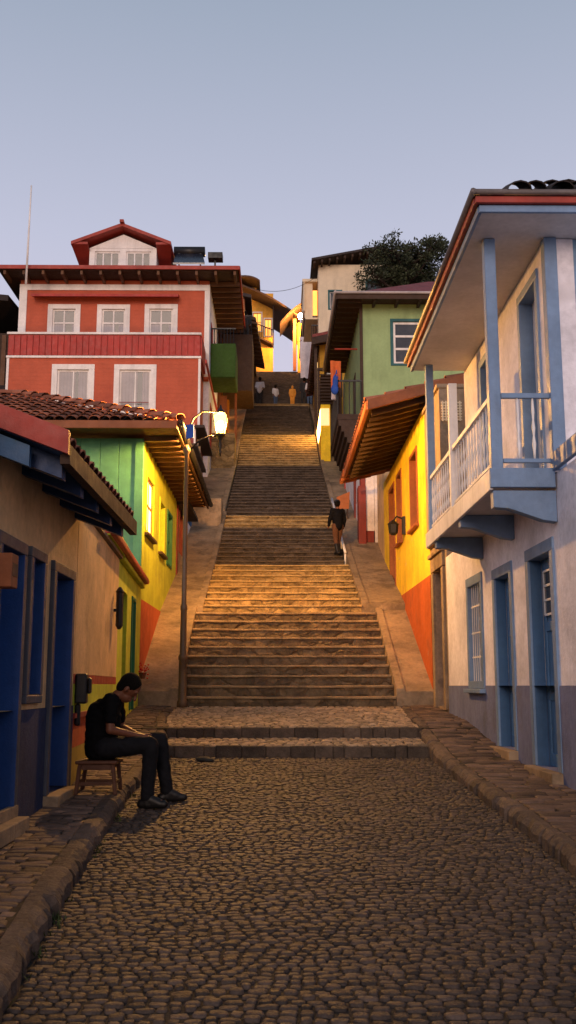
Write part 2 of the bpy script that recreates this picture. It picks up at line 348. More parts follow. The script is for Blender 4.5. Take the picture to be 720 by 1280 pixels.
def door(parent, fr, a, b, c, d, lm, cm, deep=.22, w=.12, proud=.025, glazed=0, leaves=1, handle=True, threshold=None, label=None, panels=3):
    mb = MB(fr); z = -deep; lw = (b - a) / leaves
    for i in range(leaves):
        p, q = a + i * lw + .004, a + (i + 1) * lw - .004; st = min(.1, lw * .2)
        mb.box(p, q, z - .045, z - .02, c, d)
        hs = [c] + [c + (d - c) * k / panels for k in range(1, panels)] + [d]
        mb.box(p, p + st, z - .02, z, c, d); mb.box(q - st, q, z - .02, z, c, d)
        for k, h in enumerate(hs):
            lo = h - (0 if k == 0 else (.12 if k == panels else .05)); hi = h + (.14 if k == 0 else (0 if k == panels else .05))
            mb.box(p + st, q - st, z - .02, z - .001, lo, hi)
    o = mb.build('door', lm, parent, bevel=.006)
    if label: o['label'] = label
    if cm: casing(fr, a, b, c, d, w, proud, deep, cm, o, bottom=False)
    if glazed:
        top = d - .14; bot = d - glazed
        g = MB(fr)
        nc, nr = (2, 3)
        p0, p1 = a + .12, b - .12
        MB(fr).box(p0, p1, z - .006, z + .004, bot, top).build('pane', glass_sky_tone if glazed > 1 else glass_m, o)
        bw = .028 if glazed > 1 else .012
        for i in range(nc + 1): s = p0 + (p1 - p0) * i / nc; g.box(s - bw, s + bw, z + .004, z + .018, bot, top)
        for j in range(nr + 1): h = bot + (top - bot) * j / nr; g.box(p0, p1, z + .005, z + .017, h - bw, h + bw)
        g.build('glazing_bars', white_trim, o)
    if handle:
        h = MB(fr); s = a + .07; zc = c + 1.0
        h.box(s - .02, s + .02, z, z + .008, zc - .07, zc + .07); h.tube([(s, z + .004, zc), (s, z + .05, zc), (s + .1, z + .05, zc)], .009, 8)
        h.build('handle', black_m, o)
    if threshold: MB(fr).box(a - w, b + w, -deep, proud + .1, c - .12, c - .002).build('threshold', threshold, o, bevel=.01)
    return o

def rafters(parent, m, pts, name='rafters'):
    """beams: list of (a, b, w, h) hung below the line a-b."""
    nm = {'rafters': 'rafter', 'brackets': 'bracket'}.get(name, name)
    for a, b, w, h in pts:
        mb = MB(); a = Vector(a); b = Vector(b); d = (b - a).normalized(); sd = d.cross(Vector((0, 0, 1))).normalized() * w / 2
        q = [a - sd, a + sd, b + sd, b - sd]
        mb.hexa([p - Vector((0, 0, h)) for p in q], q); mb.build(nm, m, parent)

def tiles(mb, o, across, down, nc, nr, w, l, r=None):
    """barrel tiles: rows of tapered half pipes laid over a plane with origin o, unit vectors across / down."""
    o = Vector(o); A = Vector(across).normalized(); D = Vector(down).normalized(); N = A.cross(D).normalized()
    if N.z < 0: N = -N
    r = r or w * .52
    for i in range(nc):
        for j in range(nr):
            jx = random.uniform(-.01, .01); lift = random.uniform(0, .012); tn = random.random()
            p = o + A * ((i + .5) * w + jx) + D * (j * l) ; e = p + D * (l * 1.14) + A * random.uniform(-.012, .012)
            vs = []
            for q, rr, up in ((p, r * .82, .0), (e, r, .028 + lift)):
                for k in range(7):
                    t = math.pi * k / 6; vs.append(q + A * math.cos(t) * rr + N * (math.sin(t) * rr * .8 + up))
            for k in range(7): vs.append(vs[7 + k] - N * .014 - D * .002)
            fs = [(k, k + 1, 8 + k, 7 + k) for k in range(6)] + [(7 + k, 8 + k, 15 + k, 14 + k) for k in range(6)]
            mb.add(vs, fs, tint=tn)
    return mb

# ------------------------------------------------------------------ terrain profile
STAIR = [(18.6, 1.215), (22.4, 3.19), (26.9, 4.76), (30.9, 6.4), (32.2, 7.0), (41, 10.57), (46, 13.2), (56, 17.6), (59.5, 17.7), (74, 25.3)]
def lerp(tab, y):
    if y <= tab[0][0]: return tab[0][1]
    for (a, b), (c, d) in zip(tab, tab[1:]):
        if y <= c: return b + (d - b) * (y - a) / (c - a)
    return tab[-1][1]
def zroad(y): return .05 * y
def zland(y): return 1.01 + .05 * (y - 14.5)
WALK = [(-10, -.38), (12.4, .74), (15.2, 1.075), (18.6, 1.245)]
def zwalk(y): return lerp(WALK, y)

# ground sheet: street level, the hill of the stairway, and the land falling away behind it
g = MB()
prof = [(-300, -15.3), (0, -.25), (13.4, .38), (14.6, .72), (18.5, .9), (18.8, .9)] + [(y, z - .75) for y, z in STAIR[1:]] + [(74.2, 25.1), (78, 25.25), (110, 25.5), (180, 12), (400, -10), (2500, -30)]
xs = [-1500, -300, -80, -30, -12, -5, -2, 2, 5, 12, 30, 80, 300, 1500]
vs = [(x, y, z) for y, z in prof for x in xs]
g.add(vs, [(j * 14 + i, j * 14 + i + 1, (j + 1) * 14 + i + 1, (j + 1) * 14 + i) for j in range(len(prof) - 1) for i in range(13)])
struct('ground', g, earth, recalc=False)

def bed(name, xl, xr, y0, y1, zf, th, m):
    mb = MB(); n = max(2, int((y1 - y0) / .4)); a = []
    for i in range(n + 1):
        y = y0 + (y1 - y0) * i / n; z = zf(y); a.append([(xl(y), y, z), (xr(y), y, z), (xr(y), y, z - th), (xl(y), y, z - th)])
    vs = [p for q in a for p in q]; fs = []
    for i in range(n):
        for k in range(4): fs.append((4 * i + k, 4 * i + (k + 1) % 4, 4 * i + 4 + (k + 1) % 4, 4 * i + 4 + k))
    fs += [(0, 1, 2, 3), (4 * n + 3, 4 * n + 2, 4 * n + 1, 4 * n)]
    mb.add(vs, fs); return struct(name, mb, m)

def stones(name, xl, xr, y0, y1, zf, rd, sw, m, dome=.016, sq=3.0, gap=.008, warp=.05, sink=.03, tilt=.0, wl=.9, seg=10):
    """hand laid stones: every stone its own domed, uneven block in one mesh."""
    V = []; Fc = []; T = []; nv = 0
    ang = np.arange(seg) * 2 * np.pi / seg + .3
    ca, sa = np.cos(ang), np.sin(ang)
    base = np.stack([np.sign(ca) * np.abs(ca) ** (2 / sq), np.sign(sa) * np.abs(sa) ** (2 / sq)], 1)
    rings = [(1.0, -sink), (1.0, dome * .15), (.9, dome * .62), (.66, dome * .92)]
    fl = []
    for k in range(len(rings) - 1):
        for i in range(seg): fl.append((k * seg + i, k * seg + (i + 1) % seg, (k + 1) * seg + (i + 1) % seg, (k + 1) * seg + i))
    top = len(rings) * seg
    for i in range(seg): fl.append(((len(rings) - 1) * seg + i, (len(rings) - 1) * seg + (i + 1) % seg, top))
    fl = [tuple(f) for f in fl]
    y = y0
    while y < y1 - rd * .4:
        d = rd * random.uniform(.82, 1.22); yc = y + d / 2
        x = xl(yc) + gap - random.random() * sw * .4
        while x < xr(yc) - sw * .25:
            w = sw * random.uniform(.7, 1.4); xc = x + w / 2
            if xc + w / 2 > xr(yc) + .01: w = max(.03, xr(yc) - x); xc = x + w / 2
            wx = warp * noise.noise(Vector((xc / wl, yc / wl, 3.1))) ; wy = warp * 1.6 * noise.noise(Vector((xc / wl, yc / wl, 9.7)))
            px, py = xc + wx, min(max(yc + wy, y0 + d * .4), y1 - d * .4)
            if px - w / 2 < xl(yc) - .02: w = max(.03, w - .03); px = xl(yc) + w / 2
            hx, hy = w / 2 - gap, d / 2 - gap
            jit = 1 + RNG.uniform(-.17, .10, seg)
            out = base * jit[:, None] * np.array([hx, hy])
            rot = random.uniform(-.12, .12) + .25 * noise.noise(Vector((xc / wl, yc / wl, 5.5))) * (warp / .05)
            if sq > 5: rot *= .2
            c, s_ = math.cos(rot), math.sin(rot); out = out @ np.array([[c, s_], [-s_, c]])
            zb = zf(py) + random.uniform(-.006, .006); dm = dome * random.uniform(.7, 1.3)
            tx, ty = random.uniform(-.06, .06), random.uniform(-.06, .06)
            for rr, hz in rings:
                q = out * rr
                zz = zb + (hz if hz < 0 else hz * dm / dome) + (q[:, 0] * tx + q[:, 1] * (ty + .05))
                V.append(np.column_stack([q[:, 0] + px, q[:, 1] + py, zz]))
            V.append(np.array([[px, py, zb + dm]]))
            Fc += [tuple(i + nv for i in f) for f in fl]; k = len(rings) * seg + 1
            tn = min(1, max(0, random.gauss(.46, .27))); T += [tn] * k; nv += k
            x += w
        y += d
    V = np.concatenate(V)
    me = bpy.data.meshes.new(name); me.from_pydata(V.tolist(), [], Fc)
    a = me.attributes.new('tint', 'FLOAT', 'POINT'); a.data.foreach_set('value', T)
    me.polygons.foreach_set('use_smooth', [True] * len(me.polygons)); me.materials.append(m)
    o = bpy.data.objects.new(name, me); COL.objects.link(o); o['kind'] = 'structure'
    return o

KL = [(-6, -1.0), (4.5, -1.16), (6.5, -1.30), (9.7, -1.45), (13.5, -1.5), (14.5, -1.55), (16, -1.75), (18.6, -1.84)]   # left kerb face
KR = [(-6, 2.0), (13.5, 2.0), (14.6, 2.02), (18.6, 2.22)]
kl = lambda y: lerp(KL, y); kr = lambda y: lerp(KR, y)
LW = [(-6, -2.03), (10.1, -2.03), (18.7, -2.55)]     # left building line
lw = lambda y: lerp(LW, y)
bed('road', lambda y: kl(y) - .1, lambda y: kr(y) + .1, -6, 13.5, lambda y: zroad(y) - .004, .5, joint_m)
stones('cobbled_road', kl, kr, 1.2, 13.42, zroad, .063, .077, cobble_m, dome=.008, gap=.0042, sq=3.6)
bed('street_step_bed', lambda y: kl(y) - .05, lambda y: kr(y) + .05, 13.5, 14.5, lambda y: .815 + .05 * (y - 13.5) - .004, .7, joint_m)
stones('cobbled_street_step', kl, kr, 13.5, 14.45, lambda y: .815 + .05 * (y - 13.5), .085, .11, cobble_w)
bed('landing_bed', lambda y: lw(y) + .0, lambda y: 2.86, 14.5, 18.7, lambda y: zland(y) - .004, .9, joint_m)
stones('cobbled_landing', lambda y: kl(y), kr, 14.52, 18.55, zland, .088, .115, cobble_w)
# rough stone fronts of the two long steps
for Y, z0, z1 in ((13.5, .55, .815), (14.5, .74, 1.01)):
    mb = MB(); x = kl(Y) - .02
    while x < kr(Y):
        w = random.uniform(.14, .42); dy = random.uniform(-.02, .015)
        mb.box(x + .004, min(x + w, kr(Y) + .02), Y - .05 + dy, Y + .1, z0 - .1, z1 + random.uniform(-.006, .012), tint=random.uniform(.2, .9)); x += w
    struct('street_step_edge', mb, step_edge_m, bevel=.014)
# sidewalks and kerbs
bed('left_sidewalk_bed', lambda y: -2.2 if y < 10 else lw(y) - .2, lambda y: kl(y) - .1, -6, 18.6, lambda y: zwalk(y) - .006, .6, joint_m)
stones('left_sidewalk', lambda y: lw(y) + .0, lambda y: kl(y) - .15, 1.5, 18.55, zwalk, .105, .2, paver_m, dome=.008, sq=8, gap=.004, warp=.02, wl=1.5, seg=12)
bed('right_sidewalk_bed', lambda y: kr(y) + .1, lambda y: 3.0, -6, 18.6, lambda y: zwalk(y) - .006, .6, joint_m)
stones('right_sidewalk', lambda y: kr(y) + .15, lambda y: 2.87, 1.5, 18.55, zwalk, .13, .30, paver_m, dome=.008, sq=8, gap=.005, warp=.015, wl=1.5, seg=12)
for nm, f, sg, y1 in (('left_kerb', kl, -1, 18.3), ('right_kerb', kr, 1, 18.4)):
    mb = MB(); y = -5
    while y < y1:
        L = random.uniform(.22, .5); y2 = min(y + L - .01, y1); a, b = f(y), f(y2); w = .15 + random.uniform(-.015, .0); j = random.uniform(-.022, .012)
        z1, z2 = zwalk(y) + random.uniform(-.008, .014), zwalk(y2) + random.uniform(-.008, .014)
        t = random.uniform(.2, .85); n = 5
        top = []
        for i in range(n + 1):
            u = i / n; yy = y + (y2 - y) * u; xx = a + (b - a) * u; zz = z1 + (z2 - z1) * u
            r1 = random.uniform(-.02, .016); r2 = random.uniform(-.014, .012)
            row = [(xx - sg * .012 + sg * (j * .4 + r1), yy, zz - .42), (xx + sg * (j + r1), yy, zz - .05 + r2), (xx + sg * (.03 + j + r1), yy, zz - .012 + r2), (xx + sg * .07, yy, zz + .004), (xx + sg * w, yy, zz + r2 * .4), (xx + sg * w, yy, zz - .42)]
            top += row
        fs = [(6 * i + k, 6 * i + k + 1, 6 * i + 7 + k, 6 * i + 6 + k) for i in range(n) for k in range(5)] + [tuple(range(6)), tuple(range(6 * n, 6 * n + 6))]
        mb.add(top, fs, tint=t); y += L
    struct(nm, mb, kerb_m)

# ------------------------------------------------------------------ the great stairway
TREAD = {'shade_tone_step_stone': mat('shade_tone_tread', (.105, .08, .062), var=.35, scale=3, bump=.7, bscale=14, bdist=.02, stain=((.06, .045, .035), 2.4, .54, .7)),  # treads paler than risers: nosing shadow put into the two colours
         'lit_tone_step_stone': mat('lit_tone_tread', (.42, .29, .13), var=.3, scale=3, bump=.7, bscale=14, bdist=.02, stain=((.20, .13, .07), 2.6, .56, .6)),
         'dim_tone_step_stone': mat('dim_tone_tread', (.29, .20, .11), var=.35, scale=3, bump=.7, bscale=14, bdist=.02, stain=((.12, .08, .05), 2.2, .53, .7))}
def flight(y0, z0, y1, z1, n, xa, xb, m, rough=1.0, lead=0):
    """worn stone steps: nosed treads with uneven edges over rubble risers."""
    mb = MB(); d = (y1 - y0) / n; r = (z1 - z0) / n; nx = 70
    pr_ = []
    for k in range(n):
        Y, Z = y0 + k * d, z0 + k * r
        pr_ += [(Y, Z, 1), (Y, Z + r * .45, 1.6), (Y, Z + r * .72, .6), (Y + .004, Z + r - .05, .3), (Y + .004, Z + r - .045, .1), (Y + .006, Z + r - .04, .1), (Y + d * .3, Z + r - .03, .1), (Y + d * .7, Z + r - .03, .1)]
    pr_.append((y1, z1, .3)); pr_ += [(y1 + .02, z1 - .9, 0), (y0 + .02, z0 - .9, 0)]
    off = Vector((y0 * 3.1, z0, 0)); vs = []
    for j, (Y, Z, a) in enumerate(pr_):
        st = j // 8
        for i in range(nx + 1):
            x = xa + (xb - xa) * i / nx
            q = Vector((x * 3.2, st * 7.3 + (j % 8) * .35, 1.5)) + off
            q2 = Vector((x * 9, st * 5.1 + (j % 8) * .9, 4.5)) + off
            dy = (noise.noise(q) * .022 + noise.noise(q2) * .014) * a * rough; dz = (noise.noise(q + Vector((31, 0, 0))) * .015 + noise.noise(q2 + Vector((0, 0, 9))) * .006) * a * rough * .6
            vs.append((x, Y + dy, Z + dz))
    w = nx + 1; P_ = len(pr_)
    fs = [(j * w + i, j * w + i + 1, (j + 1) * w + i + 1, (j + 1) * w + i) for j in range(P_ - 1) for i in range(nx)]
    fs += [tuple(j * w for j in range(P_)), tuple(j * w + nx for j in range(P_))[::-1]]
    mb.add(vs, fs)
    tb = MB(); nx = 90
    for k in range(n):
        Y, Z = y0 + k * d, z0 + (k + 1) * r; rows = [(Y + .01, Z - .048), (Y - .042, Z - .046), (Y - .05, Z - .02), (Y - .044, Z - .004), (Y - .02, Z), (Y + d * .5, Z), (Y + d - .002 if k < n - 1 else y1, Z)]
        vs = []
        for j, (yy, zz) in enumerate(rows):
            for i in range(nx + 1):
                x = xa + (xb - xa) * i / nx; q = Vector((x * 2.6, k * 5.7 + y0, .5)); q2 = Vector((x * 11, k * 3.3 + y0 * 2, 7.5 + j * .1)); e_ = 1 if 0 < j < 5 else 0
                vs.append((x, yy + e_ * (noise.noise(q) * .010 + max(0, noise.noise(q2) - .25) * .035), zz + (noise.noise(q) * .007 - (max(0, noise.noise(q2) - .3) * .02 * e_)) - .012 * (1 - ((x - .1) / 1.9) ** 2) * (j > 2)))
        w = nx + 1
        tb.add(vs, [(j * w + i, j * w + i + 1, (j + 1) * w + i + 1, (j + 1) * w + i) for j in range(len(rows) - 1) for i in range(nx)])
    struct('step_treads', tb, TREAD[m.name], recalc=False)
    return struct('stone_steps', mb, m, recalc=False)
flight(18.6, 1.215, 22.4, 3.19, 10, -1.79, 2.17, stone_dim_tone)
flight(22.4, 3.19, 26.9, 4.76, 8, -1.66, 1.88, stone_lit_tone)
flight(26.9, 4.76, 30.9, 6.4, 9, -1.70, 1.80, stone_shade_tone)
flight(30.9, 6.4, 32.2, 7.0, 3, -1.70, 1.80, stone_lit_tone)
flight(32.2, 7.0, 41, 10.57, 18, -1.68, 1.80, stone_shade_tone)
flight(41, 10.57, 46, 13.2, 14, -1.70, 1.76, stone_lit_tone)
flight(46, 13.2, 55.4, 17.25, 20, -1.75, 1.72, stone_shade_tone)
flight(55.4, 17.25, 56, 17.6, 2, -1.85, 1.80, stone_lit_tone)
struct('stair_platform', MB().box(-1.9, 2.0, 56.03, 59.48, 16.6, 17.6), stone_lit_tone)
flight(59.5, 17.6, 74, 25.3, 40, -1.75, 1.95, stone_shade_tone)
struct('hilltop_pavement', MB().box(-6, 8, 74.03, 90, 24.6, 25.31), stone_dim_tone)

def ramp(name, pts, xa, xb, inner, lip=.10):
    """sloping cement flank beside the steps with a raised border on its inner edge."""
    mb = MB(); sg = 1 if inner > (xa + xb) / 2 else -1; n = 0; rows = []
    ys = []
    for (a, za), (b, zb) in zip(pts, pts[1:]):
        k = max(1, int((b - a) / .35)); ys += [(a + (b - a) * i / k, za + (zb - za) * i / k) for i in range(k)]
    ys.append(pts[-1])
    outer = xa if sg > 0 else xb
    for y, z in ys:
        w = .012 * noise.noise(Vector((y * 1.3, outer, 0)))
        c = [(outer, z + w), (inner - sg * .16, z + w * .5), (inner - sg * .15, z + lip), (inner - sg * .01, z + lip + w), (inner, z + lip - .02), (inner, z - 1.2), (outer, z - 1.2)]
        rows.append([(p[0], y, p[1]) for p in c])
    m = 7; vs = [p for r_ in rows for p in r_]
    fs = [(m * i + k, m * i + (k + 1) % m, m * (i + 1) + (k + 1) % m, m * (i + 1) + k) for i in range(len(rows) - 1) for k in range(m)]
    fs += [tuple(range(m)), tuple(range(m * (len(rows) - 1), m * len(rows)))[::-1]]
    mb.add(vs, fs); return struct(name, mb, ramp_stone)
ramp('left_stair_ramp', [(18.58, 1.50), (22.4, 3.30)], -2.64, -1.80, -1.80, .05)
ramp('left_stair_ramp', [(22.42, 3.30), (26.9, 4.92), (32.2, 7.16)], -2.75, -1.665, -1.665, .06)
ramp('left_stair_ramp', [(32.22, 7.2), (41, 10.72), (46, 13.35), (55, 17.3)], -3.0, -1.73, -1.73, .08)
ramp('right_stair_ramp', [(18.58, 1.50), (22.35, 3.26), (24.4, 3.62)], 2.18, 2.90, 2.18, .05)
ramp('right_stair_ramp', [(22.42, 3.42), (24.6, 4.16), (26.9, 5.0), (32.2, 7.2)], 1.885, 2.88, 1.885, .06)
ramp('right_stair_ramp', [(32.22, 7.2), (41, 10.72), (46, 13.35), (55, 17.3)], 1.81, 3.2, 1.81, .08)

# ------------------------------------------------------------------ white house with the blue balcony (right)
H = thing('white_house', 'white plaster house with blue trim, grey-blue base and a projecting blue balcony', 'house', (4.5, 10, .6))
fr = side(2.85, -1)
dA, dB, wA = (10.32, 11.22, .74, 2.99), (12.18, 13.02, .84, 2.97), (13.98, 14.86, 1.66, 3.04)
ops = [dA, dB, wA]
wall(MB(fr), 3.0, 16.8, 1.6, 3.74, ops).box(3, 16.5, -5, -.31, 3.5, 3.73).build('wall', white_wall, H)
fd = side(2.838, -1)
wall(MB(fd), 3.0, 16.8, -.3, 1.597, ops, t=.31).build('dado', grey_dado, H)
MB().box(3.15, 8, 16.5, 16.8, -.3, 3.74).box(3.15, 8, 3.0, 3.3, -.3, 3.74).build('wall', white_wall, H)
MB(fr).box(3.0, 9.96, 0, .05, 3.76, 3.95).build('coping', blue_trim, H, bevel=.01)
door(H, fr, *dA, blue_leaf, blue_trim, deep=.13, glazed=.62, w=.13, threshold=ramp_stone, label='blue door nearest the camera with small panes at its top')
door(H, fr, *dB, blue_leaf, blue_trim, deep=.13, w=.13, threshold=ramp_stone)
for a, b, c, d in (dA, dB):    # painted reveals
    MB(fr).box(a + .005, a + .016, -.125, -.001, c, d - .006).box(b - .016, b - .005, -.125, -.001, c, d - .006).build('door_reveal', blue_deep, H)
window(H, fr, *wA, white_trim, blue_trim, cols=2, rows=(.33, .66), deep=.12, bars=6, sill=blue_trim, w=.13, label='barred ground-floor window')
# upper storey
uw = [(10.44, 11.14, 3.80, 6.02), (12.72, 13.42, 3.80, 5.98)]
wall(MB(fr), 10.02, 14.72, 3.76, 6.31, uw).build('wall', white_wall, H)
MB().box(2.99, 8.2, 10.03, 10.3, 3.76, 6.31).box(3.15, 8.2, 14.42, 14.72, 3.76, 6.31).build('wall', plaster('skylit_tone_plaster', (.21, .34, .50)), H)  # bluish light on these camera-facing walls put into the plaster colour
MB().box(2.83, 2.965, 9.98, 10.12, 3.78, 6.315).build('pilaster', blue_trim, H, bevel=.008)
for o_ in uw:
    d = door(H, fr, *o_, white_trim, blue_trim, deep=.14, w=.10, glazed=1.7, handle=False, panels=2, label='white glazed balcony door')
# balcony
bal = MB().box(2.2, 2.85, 10.02, 14.42, 3.63, 3.77).build('balcony', soffit_m, H, bevel=.01)
MB().box(2.165, 2.20, 10.0, 14.45, 3.57, 3.785).build('fascia', white_trim, bal, bevel=.006)
MB().box(2.165, 2.83, 9.95, 10.0, 3.59, 3.79).build('end_board', blue_trim, bal, bevel=.006)
for Y in (10.0, 11.85, 13.7):
    pts = [(2.845, 3.565), (2.845, 3.24), (2.7, 3.26), (2.5, 3.33), (2.35, 3.38), (2.2, 3.39), (2.2, 3.565)]
    if Y > 10.1: pts = [(2.845, 3.625), (2.845, 3.33), (2.7, 3.35), (2.5, 3.42), (2.35, 3.47), (2.2, 3.48), (2.2, 3.625)]
    MB().prism(pts, Y, Y + .14, 1).build('bracket', blue_trim, bal, bevel=.006)
MB().box(2.2, 2.32, 10.02, 10.15, 3.77, 6.315).build('balcony_post', blue_trim, H, bevel=.01)
MB().box(2.2, 2.31, 14.28, 14.4, 3.77, 6.315).build('balcony_post', blue_trim, H, bevel=.01)
MB().box(2.2, 2.31, 12.42, 12.53, 3.77, 5.45).build('balcony_post', white_trim, H, bevel=.01)
rl = MB().box(2.22, 2.275, 10.16, 14.27, 4.56, 4.61).build('railing', white_trim, H)
MB().box(2.23, 2.265, 10.16, 14.27, 3.86, 3.89).build('bottom_rail', white_trim, rl)
bm_ = MB(); y = 10.26
while y < 14.25:
    if not 12.38 < y < 12.57:
        bm_.lathe((2.247, y, 3.89), [(.009, 0), (.010, .05), (.017, .1), (.008, .17), (.012, .24), (.019, .33), (.008, .40), (.015, .47), (.009, .55), (.008, .67)], 7)
    y += .165
bm_.build('balusters', white_trim, rl, smooth=True)
rf = MB().box(2.33, 2.83, 10.05, 10.1, 4.56, 4.61).build('railing', blue_trim, H)
MB().box(2.33, 2.83, 10.05, 10.1, 3.87, 3.91).build('bottom_rail', blue_trim, rf)
bm_ = MB()
for x in (2.5, 2.66): MB().lathe((x, 10.075, 3.91), [(.01, 0), (.014, .08), (.022, .16), (.01, .25), (.02, .33), (.01, .42), (.018, .5), (.01, .65)], 7).build('baluster', white_trim, rf, smooth=True)
# eaves and roof
so_ = MB().box(2.06, 8.6, 9.44, 14.6, 6.32, 6.36).build('soffit', soffit_m, H)
MB().box(2.03, 8.6, 9.40, 9.44, 6.31, 6.385).box(2.02, 2.06, 9.44, 14.63, 6.31, 6.385).build('fascia', blue_trim, so_, bevel=.006)
MB().box(1.985, 8.6, 9.35, 9.40, 6.387, 6.46).box(1.975, 2.02, 9.40, 14.66, 6.387, 6.46).build('fascia', red_fascia, so_, bevel=.006)
MB().tube([(8.6, 9.33, 6.487), (1.955, 9.33, 6.487)], .032).tube([(1.955, 9.30, 6.487), (1.955, 14.7, 6.487)], .032).build('gutter', mat('grey_gutter', (.20, .17, .16), metal=.3, rough=.5), so_, smooth=True)
rm = MB(); e = [(1.97, 9.34, 6.47), (8.7, 9.34, 6.47), (8.7, 14.7, 6.47), (1.97, 14.7, 6.47)]; r1, r2 = (4.6, 12.0, 7.98), (8.7, 12.0, 7.98)
rm.add(e + [r1, r2], [(0, 1, 5, 4), (0, 4, 3), (3, 4, 5, 2), (0, 3, 2, 1), (1, 2, 5)])
ro = rm.build('roof', roof_dark, H)
tl = MB(); sl_ = math.hypot(2.66, 1.51); dn = Vector((0, -2.66, -1.51)).normalized()
for i in range(26):
    x = 2.3 + i * .24; mx = min(1, (x - 1.97) / 2.63); up = Vector((x, 9.34 + 2.66 * mx, 6.47 + 1.51 * mx))
    tiles(tl, up, (1, 0, 0), dn, 1, max(1, int(sl_ * mx / .36)), .24, .36)
tl.build('roof_tiles', roof_dark, ro)

# ------------------------------------------------------------------ weathered house between the white and the yellow ones
H = thing('old_house', 'narrow weathered tan house with stone door frame between the white and yellow houses', 'house', (4, 17.6, 1.2))
fr = side(2.87, -1); od = (17.22, 18.12, 1.24, 3.62)
wall(MB(fr), 16.83, 18.62, .8, 4.1, [od]).build('wall', tan_old, H)
MB().box(2.81, 6, 16.83, 18.60, 4.12, 6.72).box(2.77, 6.1, 16.81, 18.61, 6.73, 6.80).build('wall', tan_old, H)
door(H, fr, *od, brown_wood, None, deep=.2, leaves=2, panels=2)
MB(fr).box(17.02, 17.21, -.1, .05, 1.2, 3.62).box(18.13, 18.34, -.1, .05, 1.2, 3.62).box(17.02, 18.34, -.1, .055, 3.63, 3.88).box(17.0, 18.36, -.05, .10, 3.885, 3.96).build('door_frame', ramp_stone, H, bevel=.015)
lt = MB()
for i in range(7): lt.box(2.84, 3.20, 16.79, 16.805, 6.14 + i * .05, 6.165 + i * .05); 
for i in range(6): lt.box(2.85 + i * .06, 2.875 + i * .06, 16.775, 16.79, 6.12, 6.48)
lt.build('lattice_vent', cream, H)

# ------------------------------------------------------------------ yellow house (right)
H = thing('yellow_house', 'bright yellow house with orange base and overhanging wooden eaves right of the steps', 'house', (4.5, 22, 2.6))
fr = side(2.87, -1); fo = side(2.86, -1)
yd = (24.15, 25.15, 3.66, 6.45); yw1 = (22.75, 23.55, 4.95, 6.5); yw2 = (20.12, 21.12, 4.92, 6.4)
ops = [yd, yw1, yw2]
wall(MB(fr), 18.65, 26.6, 3.65, 7.0, ops).build('wall', yellow_w, H)
wall(MB(fo), 18.65, 26.6, .8, 3.647, ops).build('dado', orange_d, H)
MB().prism([(3.17, .8), (7.5, .8), (7.5, 7.6), (5.2, 7.6), (3.17, 7.1)], 18.65, 18.9, 1).prism([(3.17, .8), (7.5, .8), (7.5, 7.6), (5.2, 7.6), (3.17, 7.1)], 26.3, 26.6, 1).build('wall', yellow_w, H)
door(H, fr, *yd, brown_wood, orange_wood, deep=.15, w=.1, threshold=ramp_stone)
window(H, fr, *yw1, brown_wood, orange_wood, cols=2, rows=(.5,), deep=.12, w=.08, pm=lit_orange if False else glass_m, sill=orange_wood)
window(H, fr, *yw2, brown_wood, orange_wood, cols=2, rows=(.5,), deep=.12, w=.08, sill=orange_wood)
rf = MB().slab([(1.72, 18.28, 6.86), (5.2, 18.28, 7.83), (5.2, 26.2, 7.83), (1.72, 24.6, 6.86)], .05).build('roof', dark_wood, H)
MB().slab([(5.2, 18.28, 7.83), (8.4, 18.28, 6.95), (8.4, 26.2, 6.95), (5.2, 26.2, 7.83)], .05).build('roof', dark_wood, H)
rafters(rf, dark_wood, [((1.8, y, 6.86 - .045), (2.86, y, 7.155 - .045), .08, .12) for y in np.arange(18.6, 24.6, .42)])
MB().slab([(1.68, 18.22, 6.92), (5.2, 18.22, 7.90), (5.2, 18.30, 7.90), (1.68, 18.30, 6.92)], .20).slab([(1.66, 18.3, 6.92), (1.74, 18.3, 6.92), (1.74, 24.6, 6.92), (1.66, 24.6, 6.92)], .16).build('bargeboard', orange_wood, rf, bevel=.01)
tl = MB(); tiles(tl, (5.2, 18.25, 7.86), (0, 1, 0), (-3.48, 0, -.97), 34, 9, .235, .40); tl.build('roof_tiles', terracotta, rf)
MB().box(2.05, 2.95, 23.75, 25.3, 3.2, 3.42).box(2.2, 2.93, 24.0, 25.25, 3.42, 3.6).build('doorstep', mat('brick_red_step', (.20, .06, .04), bump=.8), H, bevel=.02)
L_ = thing('wall_lantern', 'black unlit lantern on the yellow house wall beside the window', 'lantern', (2.87, 22.2, 5.0))
MB().box(2.80, 2.87, 22.13, 22.27, 4.95, 5.35).build('back_plate', black_m, L_)
MB().tube([(2.82, 22.2, 5.3), (2.68, 22.2, 5.36), (2.6, 22.2, 5.25)], .02).build('arm', black_m, L_)
MB().lathe((2.6, 22.2, 4.93), [(.05, 0), (.1, .05), (.12, .24), (.14, .25), (.03, .34)], 6).build('housing', black_m, L_)

